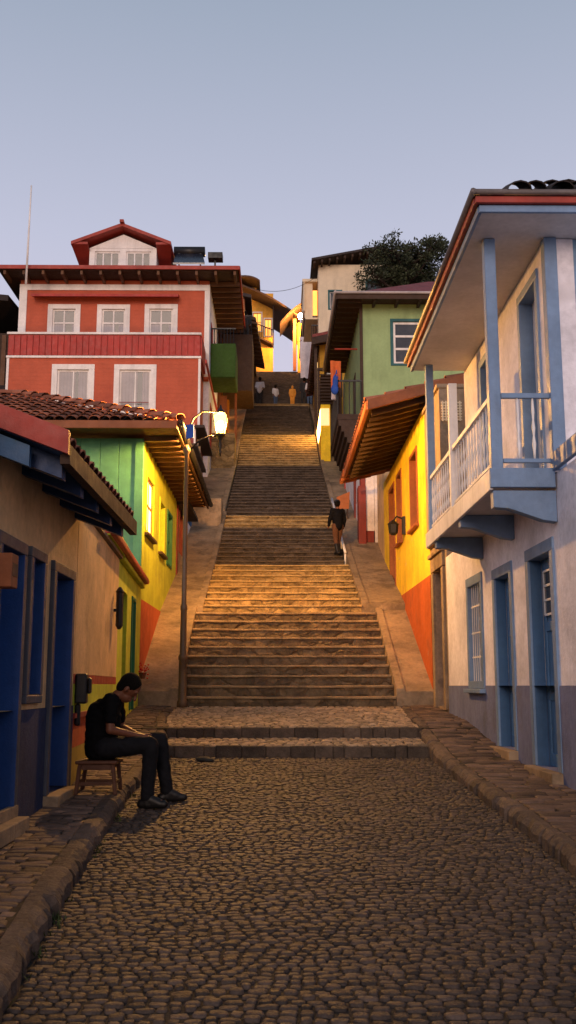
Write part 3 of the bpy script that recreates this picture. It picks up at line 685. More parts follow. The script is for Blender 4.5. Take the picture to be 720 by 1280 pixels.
# tan wall and white lower house with red posts
H = thing('tan_house', 'narrow tan plaster house end between the yellow house and the red posts', 'house', (3.6, 27.5, 4))
wall(MB(side(2.88, -1)), 26.62, 28.4, 3.0, 8.0).build('wall', tan_left, H)
MB().box(3.19, 6, 26.7, 28.3, 3.0, 7.9).box(2.75, 6.1, 26.63, 28.5, 8.01, 8.1).build('roof', dark_wood, H)
H = thing('pale_house', 'whitewashed house front with dark red corner posts and red base beside the upper steps', 'house', (4, 33, 6))
fr = side(2.50, -1); ow = [(31.2, 32.0, 7.3, 8.4), (36.0, 36.9, 8.9, 11.0)]
wall(MB(fr), 28.5, 33.2, 6.0, 8.7, ow[:1]).build('wall', white_wall, H)
wall(MB(fr), 33.2, 43.6, 6.0, 9.7, ow[1:]).box(28.6, 43.6, -4, -.31, 8.5, 8.68).build('wall', white_wall, H)
wall(MB(side(2.485, -1)), 28.5, 43.6, 4.0, 5.997).build('dado', dark_red, H)
MB(fr).box(28.45, 28.75, -.05, .10, 4.6, 9.0).build('post', dark_red, H, bevel=.01); MB(fr).box(28.36, 28.84, -.05, .17, 4.6, 7.3).build('post', dark_red, H, bevel=.01)
MB(fr).box(31.4, 31.6, -.02, .06, 6.0, 8.7).build('post', dark_red, H)
MB(fr).box(36.0, 36.2, -.02, .05, 6.0, 9.7).box(28.5, 33.2, 0, .16, 8.71, 8.8).build('trim', red_fascia, H)
door(H, fr, 36.3, 37.2, 8.4, 10.6 - 1.0, dark_red, white_trim, deep=.1, w=.08)
MB().box(2.81, 6.5, 28.5, 28.8, 4, 8.7).build('wall', white_wall, H)
sb = thing('orange_sign_board', 'orange-brown board leaning at the top of the white handrail behind the walking man', 'board', (2.2, 30.5, 7.2))
MB().hexa([(1.86, 31.2, 7.12), (2.26, 31.2, 7.12), (2.26, 31.22, 7.12), (1.86, 31.22, 7.12)], [(1.88, 31.3, 7.52), (2.30, 31.3, 7.70), (2.30, 31.33, 7.70), (1.88, 31.33, 7.52)]).build('board_face', mat('orange_board', (.42, .13, .04)), sb)
MB().box(1.9, 1.94, 31.23, 31.3, 6.6, 7.3).box(2.2, 2.24, 31.23, 31.3, 6.6, 7.3).build('board_leg', dark_wood, sb)
hr = thing('handrail', 'white metal handrail running down the right edge of the steps', 'handrail', (1.84, 29, 5.5))
MB().tube([(1.84, y, lerp(STAIR, y) + .38) for y in (33.4, 32.2, 30.9, 28.6, 26.95)], .035).build('rail', white_trim, hr, smooth=True)
for y in (27.0, 28.6, 30.5, 32.2, 33.3): MB().tube([(1.84, y, lerp(STAIR, y) + .02), (1.84, y, lerp(STAIR, y) + .38)], .03).build('rail_post', white_trim, hr, smooth=True)

# ------------------------------------------------------------------ pale green house (right, upper)
H = thing('green_house', 'pale green house with red roof, teal-framed window and dark wooden balcony', 'house', (6, 37, 9.7))
ff = front(34.0); gw = (4.10, 5.14, 12.85, 14.42)
wall(MB(ff), 2.94, 9.5, 8.0, 15.1, [gw]).build('wall', green_wall, H)
fr = side(2.94, -1); gd = (36.4, 37.3, 11.0, 13.2)
wall(MB(fr), 34.31, 43.5, 9.0, 15.1, [gd]).build('wall', green_wall, H)
MB().box(2.91, 3.02, 33.96, 34.05, 9.7, 15.1).build('corner_board', dark_wood, H)
window(H, ff, *gw, white_trim, teal, cols=1, rows=(.36, .66), deep=.06, w=.10, fw=.09, label='teal-framed window in three tiers')
door(H, fr, *gd, dark_wood, dark_wood, deep=.1, w=.07)
rf = MB()
e = [(2.1, 33.25, 15.12), (11, 33.25, 15.12), (11, 42, 15.12), (2.1, 42, 15.12)]; rf.add(e + [(6.0, 37.6, 17.45), (11, 37.6, 17.45)], [(0, 1, 5, 4), (0, 4, 3), (3, 4, 5, 2), (1, 2, 5)])
rf = rf.build('roof', roof_red, H); 
MB().box(2.12, 11, 33.27, 42, 15.06, 15.11).build('eave_boards', dark_wood, rf)
MB().box(2.06, 11, 33.20, 33.25, 14.95, 15.16).box(2.02, 2.07, 33.2, 42, 14.93, 15.16).build('fascia', dark_wood, rf)
MB().tube([(11, 33.16, 15.17), (2.0, 33.16, 15.17)], .05).tube([(2.0, 33.1, 15.17), (2.0, 42, 15.17)], .055).build('gutter', mat('pale_gutter', (.42, .38, .38), rough=.5), rf, smooth=True)
rafters(rf, dark_wood, [((2.12, y, 15.06), (2.93, y, 15.06), .09, .14) for y in np.arange(33.5, 41.9, .5)] + [((x, 33.3, 15.06), (x, 33.99, 15.06), .09, .14) for x in np.arange(3.4, 10, .8)])
bl = MB().box(2.08, 2.93, 33.7, 38.5, 10.72, 10.92).build('balcony', dark_wood, H)
bl2 = MB()
for i in range(5):
    t = i / 5; bl2.hexa([(2.12 + .1 * i, 33.72, 10.5 - .2 * i), (2.93, 33.72, 10.5 - .2 * i), (2.93, 38.4, 10.5 - .2 * i), (2.12 + .1 * i, 38.4, 10.5 - .2 * i)],
                         [(2.10 + .1 * i, 33.7, 10.71 - .2 * i), (2.93, 33.7, 10.71 - .2 * i), (2.93, 38.45, 10.71 - .2 * i), (2.10 + .1 * i, 38.45, 10.71 - .2 * i)])
bl2.build('corbel_boards', dark_wood, bl)
rb = MB().box(2.08, 2.93, 33.72, 33.77, 12.1, 12.16).box(2.08, 2.13, 33.72, 38.4, 12.1, 12.16)
for x in np.arange(2.1, 2.95, .2): rb.tube([(x, 33.745, 10.92), (x, 33.745, 12.1)], .018, 6)
for y in np.arange(33.9, 38.4, .2): rb.tube([(2.105, y, 10.92), (2.105, y, 12.1)], .018, 6)
rb.build('railing', black_m, bl)
MB().tube([(2.1, 35.5, 13.9), (3.0, 35.5, 13.9)], .035).build('drying_pole', red_fascia, H)
def cloth(name, label, m, p, w, h, dirv=(1, 0, 0), thick=.03, cat='laundry', grp=None, bulge=.06):
    mb = MB(); D = Vector(dirv).normalized(); Nn = D.cross(Vector((0, 0, 1))); n, k = 12, 8; vs = []
    for sgn in (0, thick):
        for j in range(k + 1):
            for i in range(n + 1):
                u = i / n; v = j / k; wob = math.sin(u * 9 + p[0] * 3) * bulge * (.3 + v)
                q = Vector(p) + D * (w * (u - .5) * (1 - .12 * v)) + Vector((0, 0, -h * v - .03 * math.sin(u * 7) * v)) + Nn * (wob + sgn)
                vs.append(q)
    m1 = (n + 1) * (k + 1); fs = []
    for b in (0, m1):
        for j in range(k):
            for i in range(n): a = b + j * (n + 1) + i; fs.append((a, a + 1, a + n + 2, a + n + 1))
    o = mb.add(vs, fs).build(name, m, smooth=True)
    o.location = p; o.data.transform(Matrix.Translation(-Vector(p)))
    return tag(o, label, cat, grp)
blue_c = mat('blue_cloth', (.02, .07, .33)); orange_c = mat('orange_cloth', (.55, .12, .03)); white_c = mat('white_cloth', (.66, .60, .62))
cloth('hanging_cloth', 'white cloth hung over the wooden balcony corner', white_c, (1.98, 34.6, 12.9), .3, 1.2, (.2, 1, 0))
cloth('hanging_cloth', 'orange towel hanging beside the blue bag', orange_c, (2.05, 34.2, 13.0), .38, 1.0, (1, .2, 0))
o = MB().ell((1.98, 33.6, 11.78), (.13, .10, .20)).ell((2.0, 33.6, 12.05), (.10, .07, .26)).tube([(1.98, 33.6, 12.15), (2.06, 33.66, 12.5), (2.1, 33.7, 12.2)], .03).build('blue_bag', blue_c, remesh=.02)
tag(o, 'bright blue bag hanging from the dark wooden balcony rail', 'bag')

# ------------------------------------------------------------------ cream house, dark wooden houses (right, far)
H = thing('cream_house', 'tall cream house with dark flat roof behind the pale green house', 'house', (5, 54, 15))
ff = front(50.0); cw = (2.66, 3.22, 20.55, 21.4 + .5)
cwin = (2.72, 3.3, 21.15, 22.1)
wall(MB(ff), 2.13, 7.6, 14, 23.6, [cwin, (4.7, 5.6, 21.9, 22.7)]).build('wall', cream, H)
window(H, ff, *cwin, white_trim, teal, cols=1, rows=(), deep=.08, w=.09); window(H, ff, 4.7, 5.6, 21.9, 22.7, teal, teal, cols=2, rows=(), deep=.08, w=.09)
wall(MB(side(2.13, -1)), 50.31, 58, 14, 23.6, [(51, 52.4, 19.6, 22)]).build('wall', cream, H)
rf = MB().slab([(1.75, 49.2, 23.62), (5.2, 49.2, 24.30), (5.2, 58, 24.30), (1.75, 58, 23.62)], .12).slab([(5.2, 49.2, 24.30), (7.9, 49.6, 23.8), (7.9, 58, 23.8), (5.2, 58, 24.30)], .12).build('roof', roof_dark, H)
rafters(rf, dark_wood, [((x, 49.3, 23.55 + (x - 1.75) * .19), (x, 50, 23.55 + (x - 1.75) * .19), .1, .2) for x in np.arange(1.9, 5.2, .4)])
MB().box(1.45, 2.12, 50.9, 54.5, 20.9, 21.0).box(1.3, 2.12, 50.7, 54.6, 22.95, 23.1).box(1.36, 1.42, 50.7, 54.6, 21.3, 22.95).build('side_bay', cream, H)
MB().box(1.86, 2.1, 50.86, 50.9, 21.1, 22.5).build('bay_window', lit_orange, H, )
MB().box(1.42, 1.85, 50.9, 51.0, 21.0, 22.95).build('bay_wall', cream, H)
rb = MB().box(1.75, 2.1, 50.0, 50.05, 20.2, 20.26)
for x in np.arange(1.78, 2.12, .09): rb.tube([(x, 50.03, 19.0), (x, 50.03, 20.2)], .02, 5)
rb.box(1.72, 2.12, 49.95, 52, 18.8, 18.98); rb.build('balcony', black_m, H)

H = thing('timber_house', 'dark timber house with red-brown roof and yellow ochre wall below the cream house', 'house', (3.5, 46, 13))
wall(MB(front(46.0)), 2.0, 6.0, 11.5, 17.9, [(2.3, 3.0, 15.2, 17.0)]).build('wall', plaster('ochre_wall', (.50, .27, .03)), H)
wall(MB(side(2.0, -1)), 46.31, 55, 13, 17.9).build('wall', plaster('ochre_wall', (.50, .27, .03)), H)
window(H, front(46.0), 2.3, 3.0, 15.2, 17.0, dark_wood, dark_wood, cols=2, deep=.08, w=.08)
rf = MB().slab([(1.62, 45.1, 17.95), (6.2, 45.1, 19.0), (6.2, 55, 19.0), (1.62, 55, 17.95)], .14).build('roof', dark_red, H)
rafters(rf, dark_wood, [((1.65, y, 17.8), (2.6, y, 18.0), .12, .2) for y in np.arange(45.3, 54, .5)] + [((1.6, 45.15, 17.8), (6, 45.15, 18.8), .1, .35)])
MB().box(1.72, 1.86, 45.5, 45.7, 13.2, 17.8).build('post', dark_wood, H)
sh = MB()
for i in range(14): sh.hexa([(1.85, 43.9, 13.6 + i * .15), (2.85, 43.9, 13.6 + i * .15), (2.85, 43.98, 13.66 + i * .15), (1.85, 43.98, 13.66 + i * .15)], [(1.85, 43.9, 13.63 + i * .15), (2.85, 43.9, 13.63 + i * .15), (2.85, 43.98, 13.69 + i * .15), (1.85, 43.98, 13.69 + i * .15)])
sh.box(1.8, 1.9, 43.85, 43.99, 13.4, 15.8).box(2.8, 2.9, 43.85, 43.99, 13.4, 15.8).box(1.8, 2.9, 43.85, 44.3, 13.3, 13.45).box(1.8, 2.9, 43.85, 44.0, 15.78, 15.9).box(1.95, 2.9, 44.02, 45.9, 13.5, 15.6)
sh.build('louvred_balcony', dark_wood, H)
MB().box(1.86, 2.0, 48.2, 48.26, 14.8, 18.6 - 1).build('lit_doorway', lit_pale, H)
H = thing('low_wall', 'short lit yellow wall at the right edge of the bright flight of steps', 'wall', (2.1, 43, 11.5))
MB().box(1.84, 2.25, 41.5, 45.9, 11, 12.6 + .9).build('wall_face', yellow_w, H, bevel=.02)
MB().box(1.832, 1.838, 41.7, 45.7, 12.4, 13.35).build('added_glow_strip', step_glow, H)  # glowing strip added on the wall to light the steps
MB().box(1.83, 2.2, 41.42, 41.49, 12.55, 13.3).build('glowing_end_cap', lit_pale, H)  # lamplight on the wall end painted in as emission

# ------------------------------------------------------------------ left: tan and navy house
H = thing('navy_trim_house', 'tan plaster house with navy doors, navy base and red-edged tiled eaves nearest on the left', 'house', (-4, 8, .5))
fr = side(-2.03, 1)
d0, w0, d1 = (7.20, 7.86, .62, 2.62), (8.16, 8.56, 1.52, 2.64), (9.02, 9.78, .66, 2.62)
wall(MB(fr), 3.4, 10.1, 1.41, 3.5, [d0, w0, d1]).build('wall', tan_left, H)
wall(MB(side(-2.018, 1)), 3.4, 10.1, -.2, 1.407, [d0, w0, d1], t=.31).build('dado', navy_dado, H)
MB().box(-7, -2.34, 9.8, 10.1, -.2, 3.5).box(-7, -2.34, 3.4, 3.7, -.2, 3.5).build('wall', tan_left, H)
for k, d in enumerate((d0, d1)): door(H, fr, *d, navy_door, slate_trim, deep=.16, w=.09, proud=.04, threshold=ramp_stone, leaves=1)
for a, b, c, d in (d0, w0, d1):
    MB(fr).box(a + .005, a + .016, -.155 if c < 1 else -.118, .0405, c + .01, d - .006).box(b - .016, b - .005, -.155 if c < 1 else -.118, .0405, c + .01, d - .006).build('painted_reveal', navy_door, H)
MB(fr).box(7.11, 7.95, 0, .05, .62, .70).build('doorstep', ramp_stone, H)
window(H, fr, *w0, navy_door, slate_trim, cols=1, rows=(.33, .66), deep=.12, w=.08, proud=.04)
rf = MB().slab([(-1.52, 6.85, 3.26), (-1.52, 10.3, 3.26), (-4.6, 10.3, 4.45), (-4.6, 6.85, 4.45)], .05).build('roof', navy, H)
MB().slab([(-4.6, 6.85, 4.45), (-4.6, 10.3, 4.45), (-7.5, 10.3, 3.3), (-7.5, 6.85, 3.3)], .05).build('roof', roof_dark, H)
rafters(rf, navy, [((-2.04, y, 3.42), (-1.56, y, 3.235), .13, .16) for y in (7.15, 7.85, 8.55, 9.25, 9.95)], 'brackets')
rafters(rf, dark_wood, [((-1.50, 6.9, 3.28), (-1.50, 10.3, 3.28), .07, .14)], 'fascia')
rafters(rf, red_fascia, [((-4.6, 6.83, 4.58), (-1.46, 6.83, 3.36), .06, .17)], 'bargeboard')
rafters(rf, blue_deep, [((-4.4, 6.92, 4.30), (-1.75, 6.92, 3.27), .06, .15)], 'verge_board')
tl = MB(); tiles(tl, (-4.6, 6.9, 4.47), (0, 1, 0), (3.1, 0, -1.2), 18, 9, .19, .36); tl.build('roof_tiles', terracotta, rf)
b = thing('mail_box', 'brown wooden box on the tan wall left of the first navy door', 'box', (-2.0, 7.1, 2.25))
MB().box(-2.03, -1.86, 6.98, 7.16, 2.28, 2.52).build('box_body', orange_wood, b, bevel=.008)
MB().box(-1.862, -1.855, 7.0, 7.14, 2.36, 2.45).build('plate', brown_wood, b)
# ------------------------------------------------------------------ left: tan/ochre section with stripes, then yellow-green section
fr = skew(-2.03, 10.12, -2.55, 18.7, 1); LEN = 8.6
H = thing('striped_house', 'low house with worn tan wall over red, green and yellow bands behind the seated man', 'house', (-3, 12, .6))
wall(MB(fr), 0, 4.3, 1.72, 3.40).build('wall', tan_left, H)
for nm, z0, z1, c, mm in (('red_band', 1.62, 1.717, 0, red_fascia), ('green_band', 1.32, 1.617, 0, yell_green), ('orange_band', .99, 1.317, 0, plaster('vermilion_plaster', (.45, .07, .02), stain=((.22, .04, .02), 1, .55, .6))), ('yellow_band', .2, .987, 0, plaster('mustard_plaster', (.36, .25, .03)))):
    wall(MB(fr), 0, 4.3, z0, z1).build(nm, mm, H)
MB(fr).box(-.02, 4.3, 0, .03, 1.28, 1.33).build('ledge', red_fascia, H)
MB(fr).box(0, 4.3, -4, -.31, .2, 3.3).box(0, 4.3, -4, .05, 3.41, 3.45).build('roof', mat('old_cement_roof', (.22, .16, .11)), H)
MB(fr).box(2.2, 4.305, -.25, .15, 3.465, 3.555).build('cornice', red_fascia, H, bevel=.02)
MB(fr).box(2.2, 4.305, -.2, .08, 3.452, 3.463).box(2.2, 4.305, -.25, .12, 3.56, 3.60).build('cornice', yell_green, H)
H = thing('lime_house', 'low yellow-green house with green doors and red cornice before the green boarded house', 'house', (-3.2, 16.5, 1))
lo = [(5.1, 5.75, 1.14, 3.02), (6.6, 7.2, 1.2, 3.02)]
wall(MB(fr), 4.31, LEN, .3, 3.38, lo).build('wall', yell_green, H)
door(H, fr, *lo[0], mat('dark_green', (.02, .06, .04)), None, deep=.12, leaves=1); door(H, fr, *lo[1], green_door, green_door, deep=.08, leaves=1, w=.05)
MB(fr).box(4.31, LEN - .05, -4, -.31, .3, 3.3).build('roof', roof_dark, H)
MB(fr).box(4.31, LEN - .02, -.2, .08, 3.385, 3.46).box(4.31, LEN - .02, -.25, .12, 3.56, 3.60).build('cornice', yell_green, H, bevel=.02)
MB(fr).box(4.31, LEN - .02, -.25, .15, 3.465, 3.555).build('cornice', red_fascia, H, bevel=.02)
o = MB(fr).box(.10, .24, 0, .12, 1.42, 1.72).box(.12, .22, .12, .16, 1.52, 1.68).box(.14, .18, 0, .06, 1.2, 1.42).build('meter_box', black_m, bevel=.02)
tag(o, 'black meter box fixed on the striped wall behind the man', 'meter box')
o = MB(fr).lathe((3.7, .08, 2.36), [(.02, 0), (.05, .05), (.05, .50), (.06, .52), (.02, .58)], 8).box(3.67, 3.73, 0, .08, 2.6, 2.64).build('wall_lamp', black_m)
tag(o, 'slender dark unlit wall lamp at the end of the tan wall', 'lamp')
fl = thing('potted_flower', 'small red flower in a wall pot beside the green door', 'flower', (-2.3, 18.4, 1.9))
MB(fr).lathe((8.1, .1, 1.72), [(.04, 0), (.07, .1), (.075, .11)], 8).build('pot', terracotta, fl)
q = MB(fr)
for i in range(26): a = random.uniform(0, 6.3); q.ell((8.1 + random.gauss(0, .05), .12 + random.gauss(0, .05), 1.9 + random.gauss(0, .045)), (.02, .02, .012), nu=5, nv=4)
q.build('petals', mat('red_petals', (.6, .02, .01)), fl)

# ------------------------------------------------------------------ left: green boarded house with tiled hip roof
H = thing('green_boarded_house', 'house with green boarded front, yellow-green side wall and hipped terracotta roof', 'house', (-4.5, 22, 2))
fr = side(-2.6, 1)
lw3 = [(19.45, 20.55, 4.62, 5.72), (21.75, 22.6, 4.55, 5.62), (23.3, 24.2, 4.45, 5.62)]
wall(MB(fr), 18.85, 25.4, 3.22, 6.3, lw3).build('wall', yell_green, H)
wall(MB(side(-2.585, 1)), 18.85, 25.4, .9, 3.217, t=.31).build('dado', plaster('brick_orange_dado', (.42, .09, .03), stain=((.2, .05, .02), 1, .55, .6)), H)
wall(MB(front(18.8)), -9, -2.585, .6, 6.3, t=.1).build('wall', green_board, H)
bb = MB(front(18.8)); x = -9
while x < -2.62:
    w = random.uniform(.32, .42); bb.box(x + .006, min(x + w - .006, -2.59), .001, .018, 3.2, 6.28); x += w
bb.box(-2.74, -2.58, .018, .035, 3.3, 6.28)
bb.build('boards', green_board, H, bevel=.004)
window(H, fr, *lw3[0], orange_wood, yell_green, cols=2, rows=(.5,), deep=.015, w=.08, pm=lit_yellow, sill=dark_wood, label='glowing lit window')
window(H, fr, *lw3[1], orange_wood, yell_green, cols=2, rows=(.5,), deep=.10, w=.08, sill=dark_wood)
window(H, fr, *lw3[2], green_door, green_door, cols=2, rows=(.5,), deep=.04, w=.08, pm=green_door)
ez = 6.42
rf = MB(); e = [(-9.5, 18.0, ez), (-1.88, 18.0, ez), (-1.88, 26.6, ez), (-9.5, 26.6, ez)]
rf.add(e + [(-5.9, 21.6, 7.98), (-5.9, 23, 7.98)], [(0, 1, 4), (1, 2, 5, 4), (2, 3, 5), (3, 0, 4, 5)]); rf = rf.build('roof', roof_dark, H)
MB().box(-9.45, -1.92, 18.05, 26.55, ez - .05, ez - .01).build('eave_boards', brown_wood, rf)
rafters(rf, brown_wood, [((-2.6, y, ez - .052), (-1.93, y, ez - .052), .09, .11) for y in np.arange(18.9, 26.5, .45)])
MB().box(-9.5, -1.86, 17.93, 17.99, ez - .14, ez + .01).build('fascia', orange_wood, rf, bevel=.01)
MB().box(-1.90, -1.86, 18.0, 26.6, ez - .12, ez + .01).build('fascia', brown_wood, rf)
MB().tube([(-1.80, 17.95, ez - .02), (-1.80, 26.6, ez - .02)], .06).build('gutter', black_m, rf, smooth=True)
tl = MB(); dn = Vector((0, -3.6, -1.56)).normalized(); sl_ = math.hypot(3.6, 1.56)
for i in range(37):
    x = -9.4 + i * .203
    mx = min((x + 9.5) / 3.6, (-1.88 - x) / 4.02, 1)
    if mx < .05: continue
    nrow = max(1, int(sl_ * mx / .34)); st = Vector((x, 18.0, ez)) - dn * (nrow * .34) + Vector((0, 0, .01)); tiles(tl, st, (1, 0, 0), dn, 1, nrow, .203, .34)
dn2 = Vector((4.02, 0, -1.56)).normalized()
for i in range(42):
    y = 18.1 + i * .203; mx = min(1, (y - 18) / 3.6, (26.6 - y) / 3.6)
    if mx < .08: continue
    nrow = max(1, int(3.9 * mx / .34)); st = Vector((-1.88, y, ez)) - dn2 * (nrow * .34) + Vector((0, 0, .01)); tiles(tl, st, (0, 1, 0), dn2, 1, nrow, .203, .34)
h0 = Vector((-1.86, 17.98, ez + .03)); h1 = Vector((-5.9, 21.6, 8.02)); hd = (h1 - h0).normalized()
tiles(tl, h0 + hd * (h1 - h0).length - hd.cross(Vector((0, 0, 1))) * .11, hd.cross(Vector((0, 0, 1))), -hd, 1, 14, .24, .405, .13)
h0 = Vector((-9.5, 17.98, ez + .03)); hd = (h1 - h0).normalized()
tiles(tl, h0 + hd * (h1 - h0).length - hd.cross(Vector((0, 0, 1))) * .11, hd.cross(Vector((0, 0, 1))), -hd, 1, 14, .24, .38, .13)
tl.build('roof_tiles', terracotta, rf)
o = MB().slab([(-1.69, 17.9, 6.33), (-1.55, 17.9, 6.36), (-1.55, 17.93, 6.36), (-1.69, 17.93, 6.33)], .26).build('blue_pennant', blue_c)
o.data.transform(Matrix.Translation((0, 0, 0)))
tag(o, 'small blue panel hanging at the roof corner behind the lamp post', 'pennant')

# narrow facades between green boarded house and red house
def sliver(name, label, y0, y1, X, z0, z1, m, dm, doorc):
    H = thing(name, label, 'house', (X - 2, (y0 + y1) / 2, z0 + .8)); fr = side(X, 1); c = z0 + 1.6; dd = ((y0 + y1) / 2 - .45, (y0 + y1) / 2 + .45, lerp(STAIR, (y0 + y1) / 2) + .35, lerp(STAIR, (y0 + y1) / 2) + 2.6)
    wall(MB(fr), y0, y1, z0, z1, [dd]).build('wall', m, H); door(H, fr, *dd, doorc, dm, deep=.12, w=.09)
    MB(fr).box(y0, y0 + .22, 0, .05, z0, z1).build('corner_post', dm, H)
    MB(fr).box(y0, y1, -4, -.31, z0, z1 - .3).box(y0 - .1, y1, -4, .35, z1 + .01, z1 + .1).build('roof', roof_dark, H)
sliver('grey_facade_house', 'narrow grey plaster house front directly beyond the green boarded house', 25.45, 28.2, -2.62, 3, 6.2, tan_old, dark_red, dark_wood)
sliver('white_facade_house', 'narrow white house front with blue door left of the steps', 28.25, 31.8, -2.68, 4, 8.4, white_wall, blue_deep, blue_deep)
sliver('red_facade_house', 'narrow dark red house front before the big red house', 31.85, 35.9, -2.75, 5, 9.9, dark_red, white_trim, brown_wood)
o = MB().box(-2.75, -1.75, 30.6, 31.6, 6.0, 7.35).build('stone_block', ramp_stone, bevel=.03)
tag(o, 'squat lit stone block on the left flank of the steps', 'plinth')
o = MB().box(-2.8, -1.78, 40.2, 41.6, 10.2, 11.9).build('stone_block', stone_lit_tone, bevel=.03)
tag(o, 'upper lit stone block left of the bright flight of steps', 'plinth')

# ------------------------------------------------------------------ big red house
H = thing('red_house', 'big red house with white trimmed windows, dormer and boarded balcony band', 'house', (-6.5, 40, 9))
ff = front(36.0); fu = front(38.0)
wl = [(-8.24, -7.05, 11.66, 13.24), (-5.92, -4.74, 11.66, 13.24)]
wall(MB(ff), -10.08, -2.94, 6, 13.70, wl).build('wall', red_wall, H)
for a in wl: window(H, ff, *a, white_trim, white_trim, cols=2, rows=(), deep=.05, w=.2, fw=.07, curtain=1, proud=.04)
MB(ff).box(-7.6, -7.7, .02, .03, 11.6, 12).box(-8.2, -7.1, .045, .06, 11.95, 11.98).box(-5.9, -4.8, .045, .06, 11.95, 11.98).build('guard_rails', dark_red, H)
fr = side(-2.94, 1)
wall(MB(fr), 36.31, 38.0, 6, 13.70).build('wall', red_wall, H)
par = MB(ff)
x = -10.1
while x < -2.95: par.box(x + .02, x + .21, .0, .05, 13.78, 14.56); x += .232
par.box(-10.12, -2.93, -.1, -.001, 13.70, 14.6)
par.build('balcony_boards', red_board, H)
MB(ff).box(-10.16, -2.88, -.14, .08, 14.6, 14.68).box(-10.16, -2.88, -.1, .07, 13.68, 13.76).box(-10.14, -10.05, .001, .03, 6, 13.68).box(-2.98, -2.89, .001, .03, 6, 13.68).build('trim', white_trim, H)
MB().box(-2.93, -2.86, 36.1, 38, 13.7, 14.6).box(-10.1, -9.9, 36.1, 38, 13.0, 14.6).box(-10.1, -2.94, 36.1, 38, 13.3, 13.5).build('balcony_side', red_board, H)
wu = [(-8.98, -8.06, 14.9, 16.40), (-7.02, -6.09, 14.9, 16.40), (-5.13, -4.19, 14.9, 16.42)]
wall(MB(fu), -10.3, -2.75, 13.5, 17.6, wu).build('wall', red_wall, H)
for a in wu: window(H, fu, *a, white_trim, white_trim, cols=2, rows=(.62,), deep=.05, w=.19, fw=.07, curtain=.6, proud=.04)
MB(fu).box(-10.32, -2.73, .001, .05, 17.18, 17.42).box(-10.32, -10.02, .001, .04, 13.6, 17.18).box(-2.93, -2.73, .001, .04, 13.6, 17.18).build('trim', white_trim, H)
MB(fu).hexa([(-9.75, .02, 16.88), (-3.95, .02, 16.88), (-3.95, .5, 16.74), (-9.75, .5, 16.74)], [(-9.75, .02, 16.98), (-3.95, .02, 16.98), (-3.95, .5, 16.84), (-9.75, .5, 16.84)]).build('awning', red_board, H)
fr = side(-2.75, 1)
so3 = [(39.2, 40.0, 14.6, 16.2), (41.2, 42.0, 14.6, 16.2), (39.2, 40, 10.9, 12.8)]
wall(MB(fr), 38.31, 44, 6, 17.6, so3).build('wall', white_wall, H)
for a in so3: window(H, fr, *a, white_trim, red_board, cols=2, deep=.1, w=.08)
MB(fr).box(36.3, 44, .001, .06, 13.6, 13.75).build('trim', red_board, H)
rf = MB(); e = [(-11.0, 37.0, 17.74), (-1.52, 37.0, 17.74), (-1.52, 44.5, 17.74), (-11.0, 44.5, 17.74)]
rf.add(e + [(-8.2, 40.7, 18.9), (-4.4, 40.7, 18.9)], [(0, 1, 5, 4), (1, 2, 5), (2, 3, 4, 5), (3, 0, 4)]); rf = rf.build('roof', roof_red, H)
MB().box(-10.95, -1.57, 37.05, 44.4, 17.62, 17.68).build('eave_boards', dark_wood, rf)
MB().box(-11.0, -1.5, 36.94, 37.0, 17.64, 17.80).box(-1.54, -1.48, 37, 44.5, 17.64, 17.80).build('fascia', red_fascia, rf, bevel=.01)
rafters(rf, brown_wood, [((x, 37.05, 17.62), (x, 37.99, 17.62), .1, .16) for x in np.arange(-10.7, -1.6, .75)] + [((-2.74, y, 17.62), (-1.55, y, 17.62), .1, .16) for y in np.arange(38.2, 44.3, .6)])
MB().box(-10.35, -2.8, 38, 43.9, 17.6, 17.619).build('ceiling_boards', dark_red, H)
# dormer
dm = MB(front(38.6)); wd = [(-7.50, -6.48, 18.42, 19.12), (-6.22, -5.20, 18.42, 19.12)]
wall(dm, -7.72, -4.98, 17.9, 19.25, wd, t=.2); dm.box(-7.72, -7.6, -3, -.2, 17.9, 19.25).box(-5.1, -4.98, -3, -.2, 17.9, 19.25)
dm.prism([(-7.72, 19.26), (-4.98, 19.26), (-6.35, 19.86)], 0, -.15, 1)
dm = dm.build('dormer', white_trim, H)
for a in wd: window(H, front(38.6), *a, white_trim, None, cols=3, rows=(), deep=.05, fw=.07)
MB().slab([(-6.35, 38.15, 20.16), (-4.35, 38.15, 19.36), (-4.35, 42, 19.36), (-6.35, 42, 20.16)], .14).slab([(-8.4, 38.15, 19.36), (-6.35, 38.15, 20.16), (-6.35, 42, 20.16), (-8.4, 42, 19.36)], .14).box(-6.43, -6.27, 38.0, 42, 20.13, 20.24).slab([(-8.4, 38.2, 19.35), (-7.73, 38.2, 19.35), (-7.73, 41, 18.3), (-8.1, 41, 18.3)], .1).slab([(-4.97, 38.2, 19.35), (-4.35, 38.2, 19.35), (-4.6, 41, 18.5), (-4.97, 41, 18.5)], .1).build('dormer_roof', red_fascia, dm)
s = thing('solar_heater', 'dark solar water heater on the red house roof right of the dormer', 'solar heater', (-4, 39.5, 18.2)); SOL = s
MB().slab([(-4.3, 38.6, 18.2), (-3.0, 38.6, 18.2), (-3.2, 39.8, 19.15), (-4.3, 39.8, 19.15)], .08).build('collector', mat('solar_glass', (.012, .016, .03), rough=.2, spec=.8), s)
MB().tube([(-4.4, 39.9, 19.25), (-3.1, 39.9, 19.25)], .22, 14).build('tank', black_m, s, smooth=True)
MB().box(-2.9, -2.3, 38.9, 39.4, 18.55, 18.8).box(-4.2, -4.14, 39.7, 39.76, 17.9, 19.1).box(-3.3, -3.24, 39.7, 39.76, 17.9, 19.1).box(-2.65, -2.58, 39.1, 39.2, 17.9, 18.6).build('stand', black_m, s)
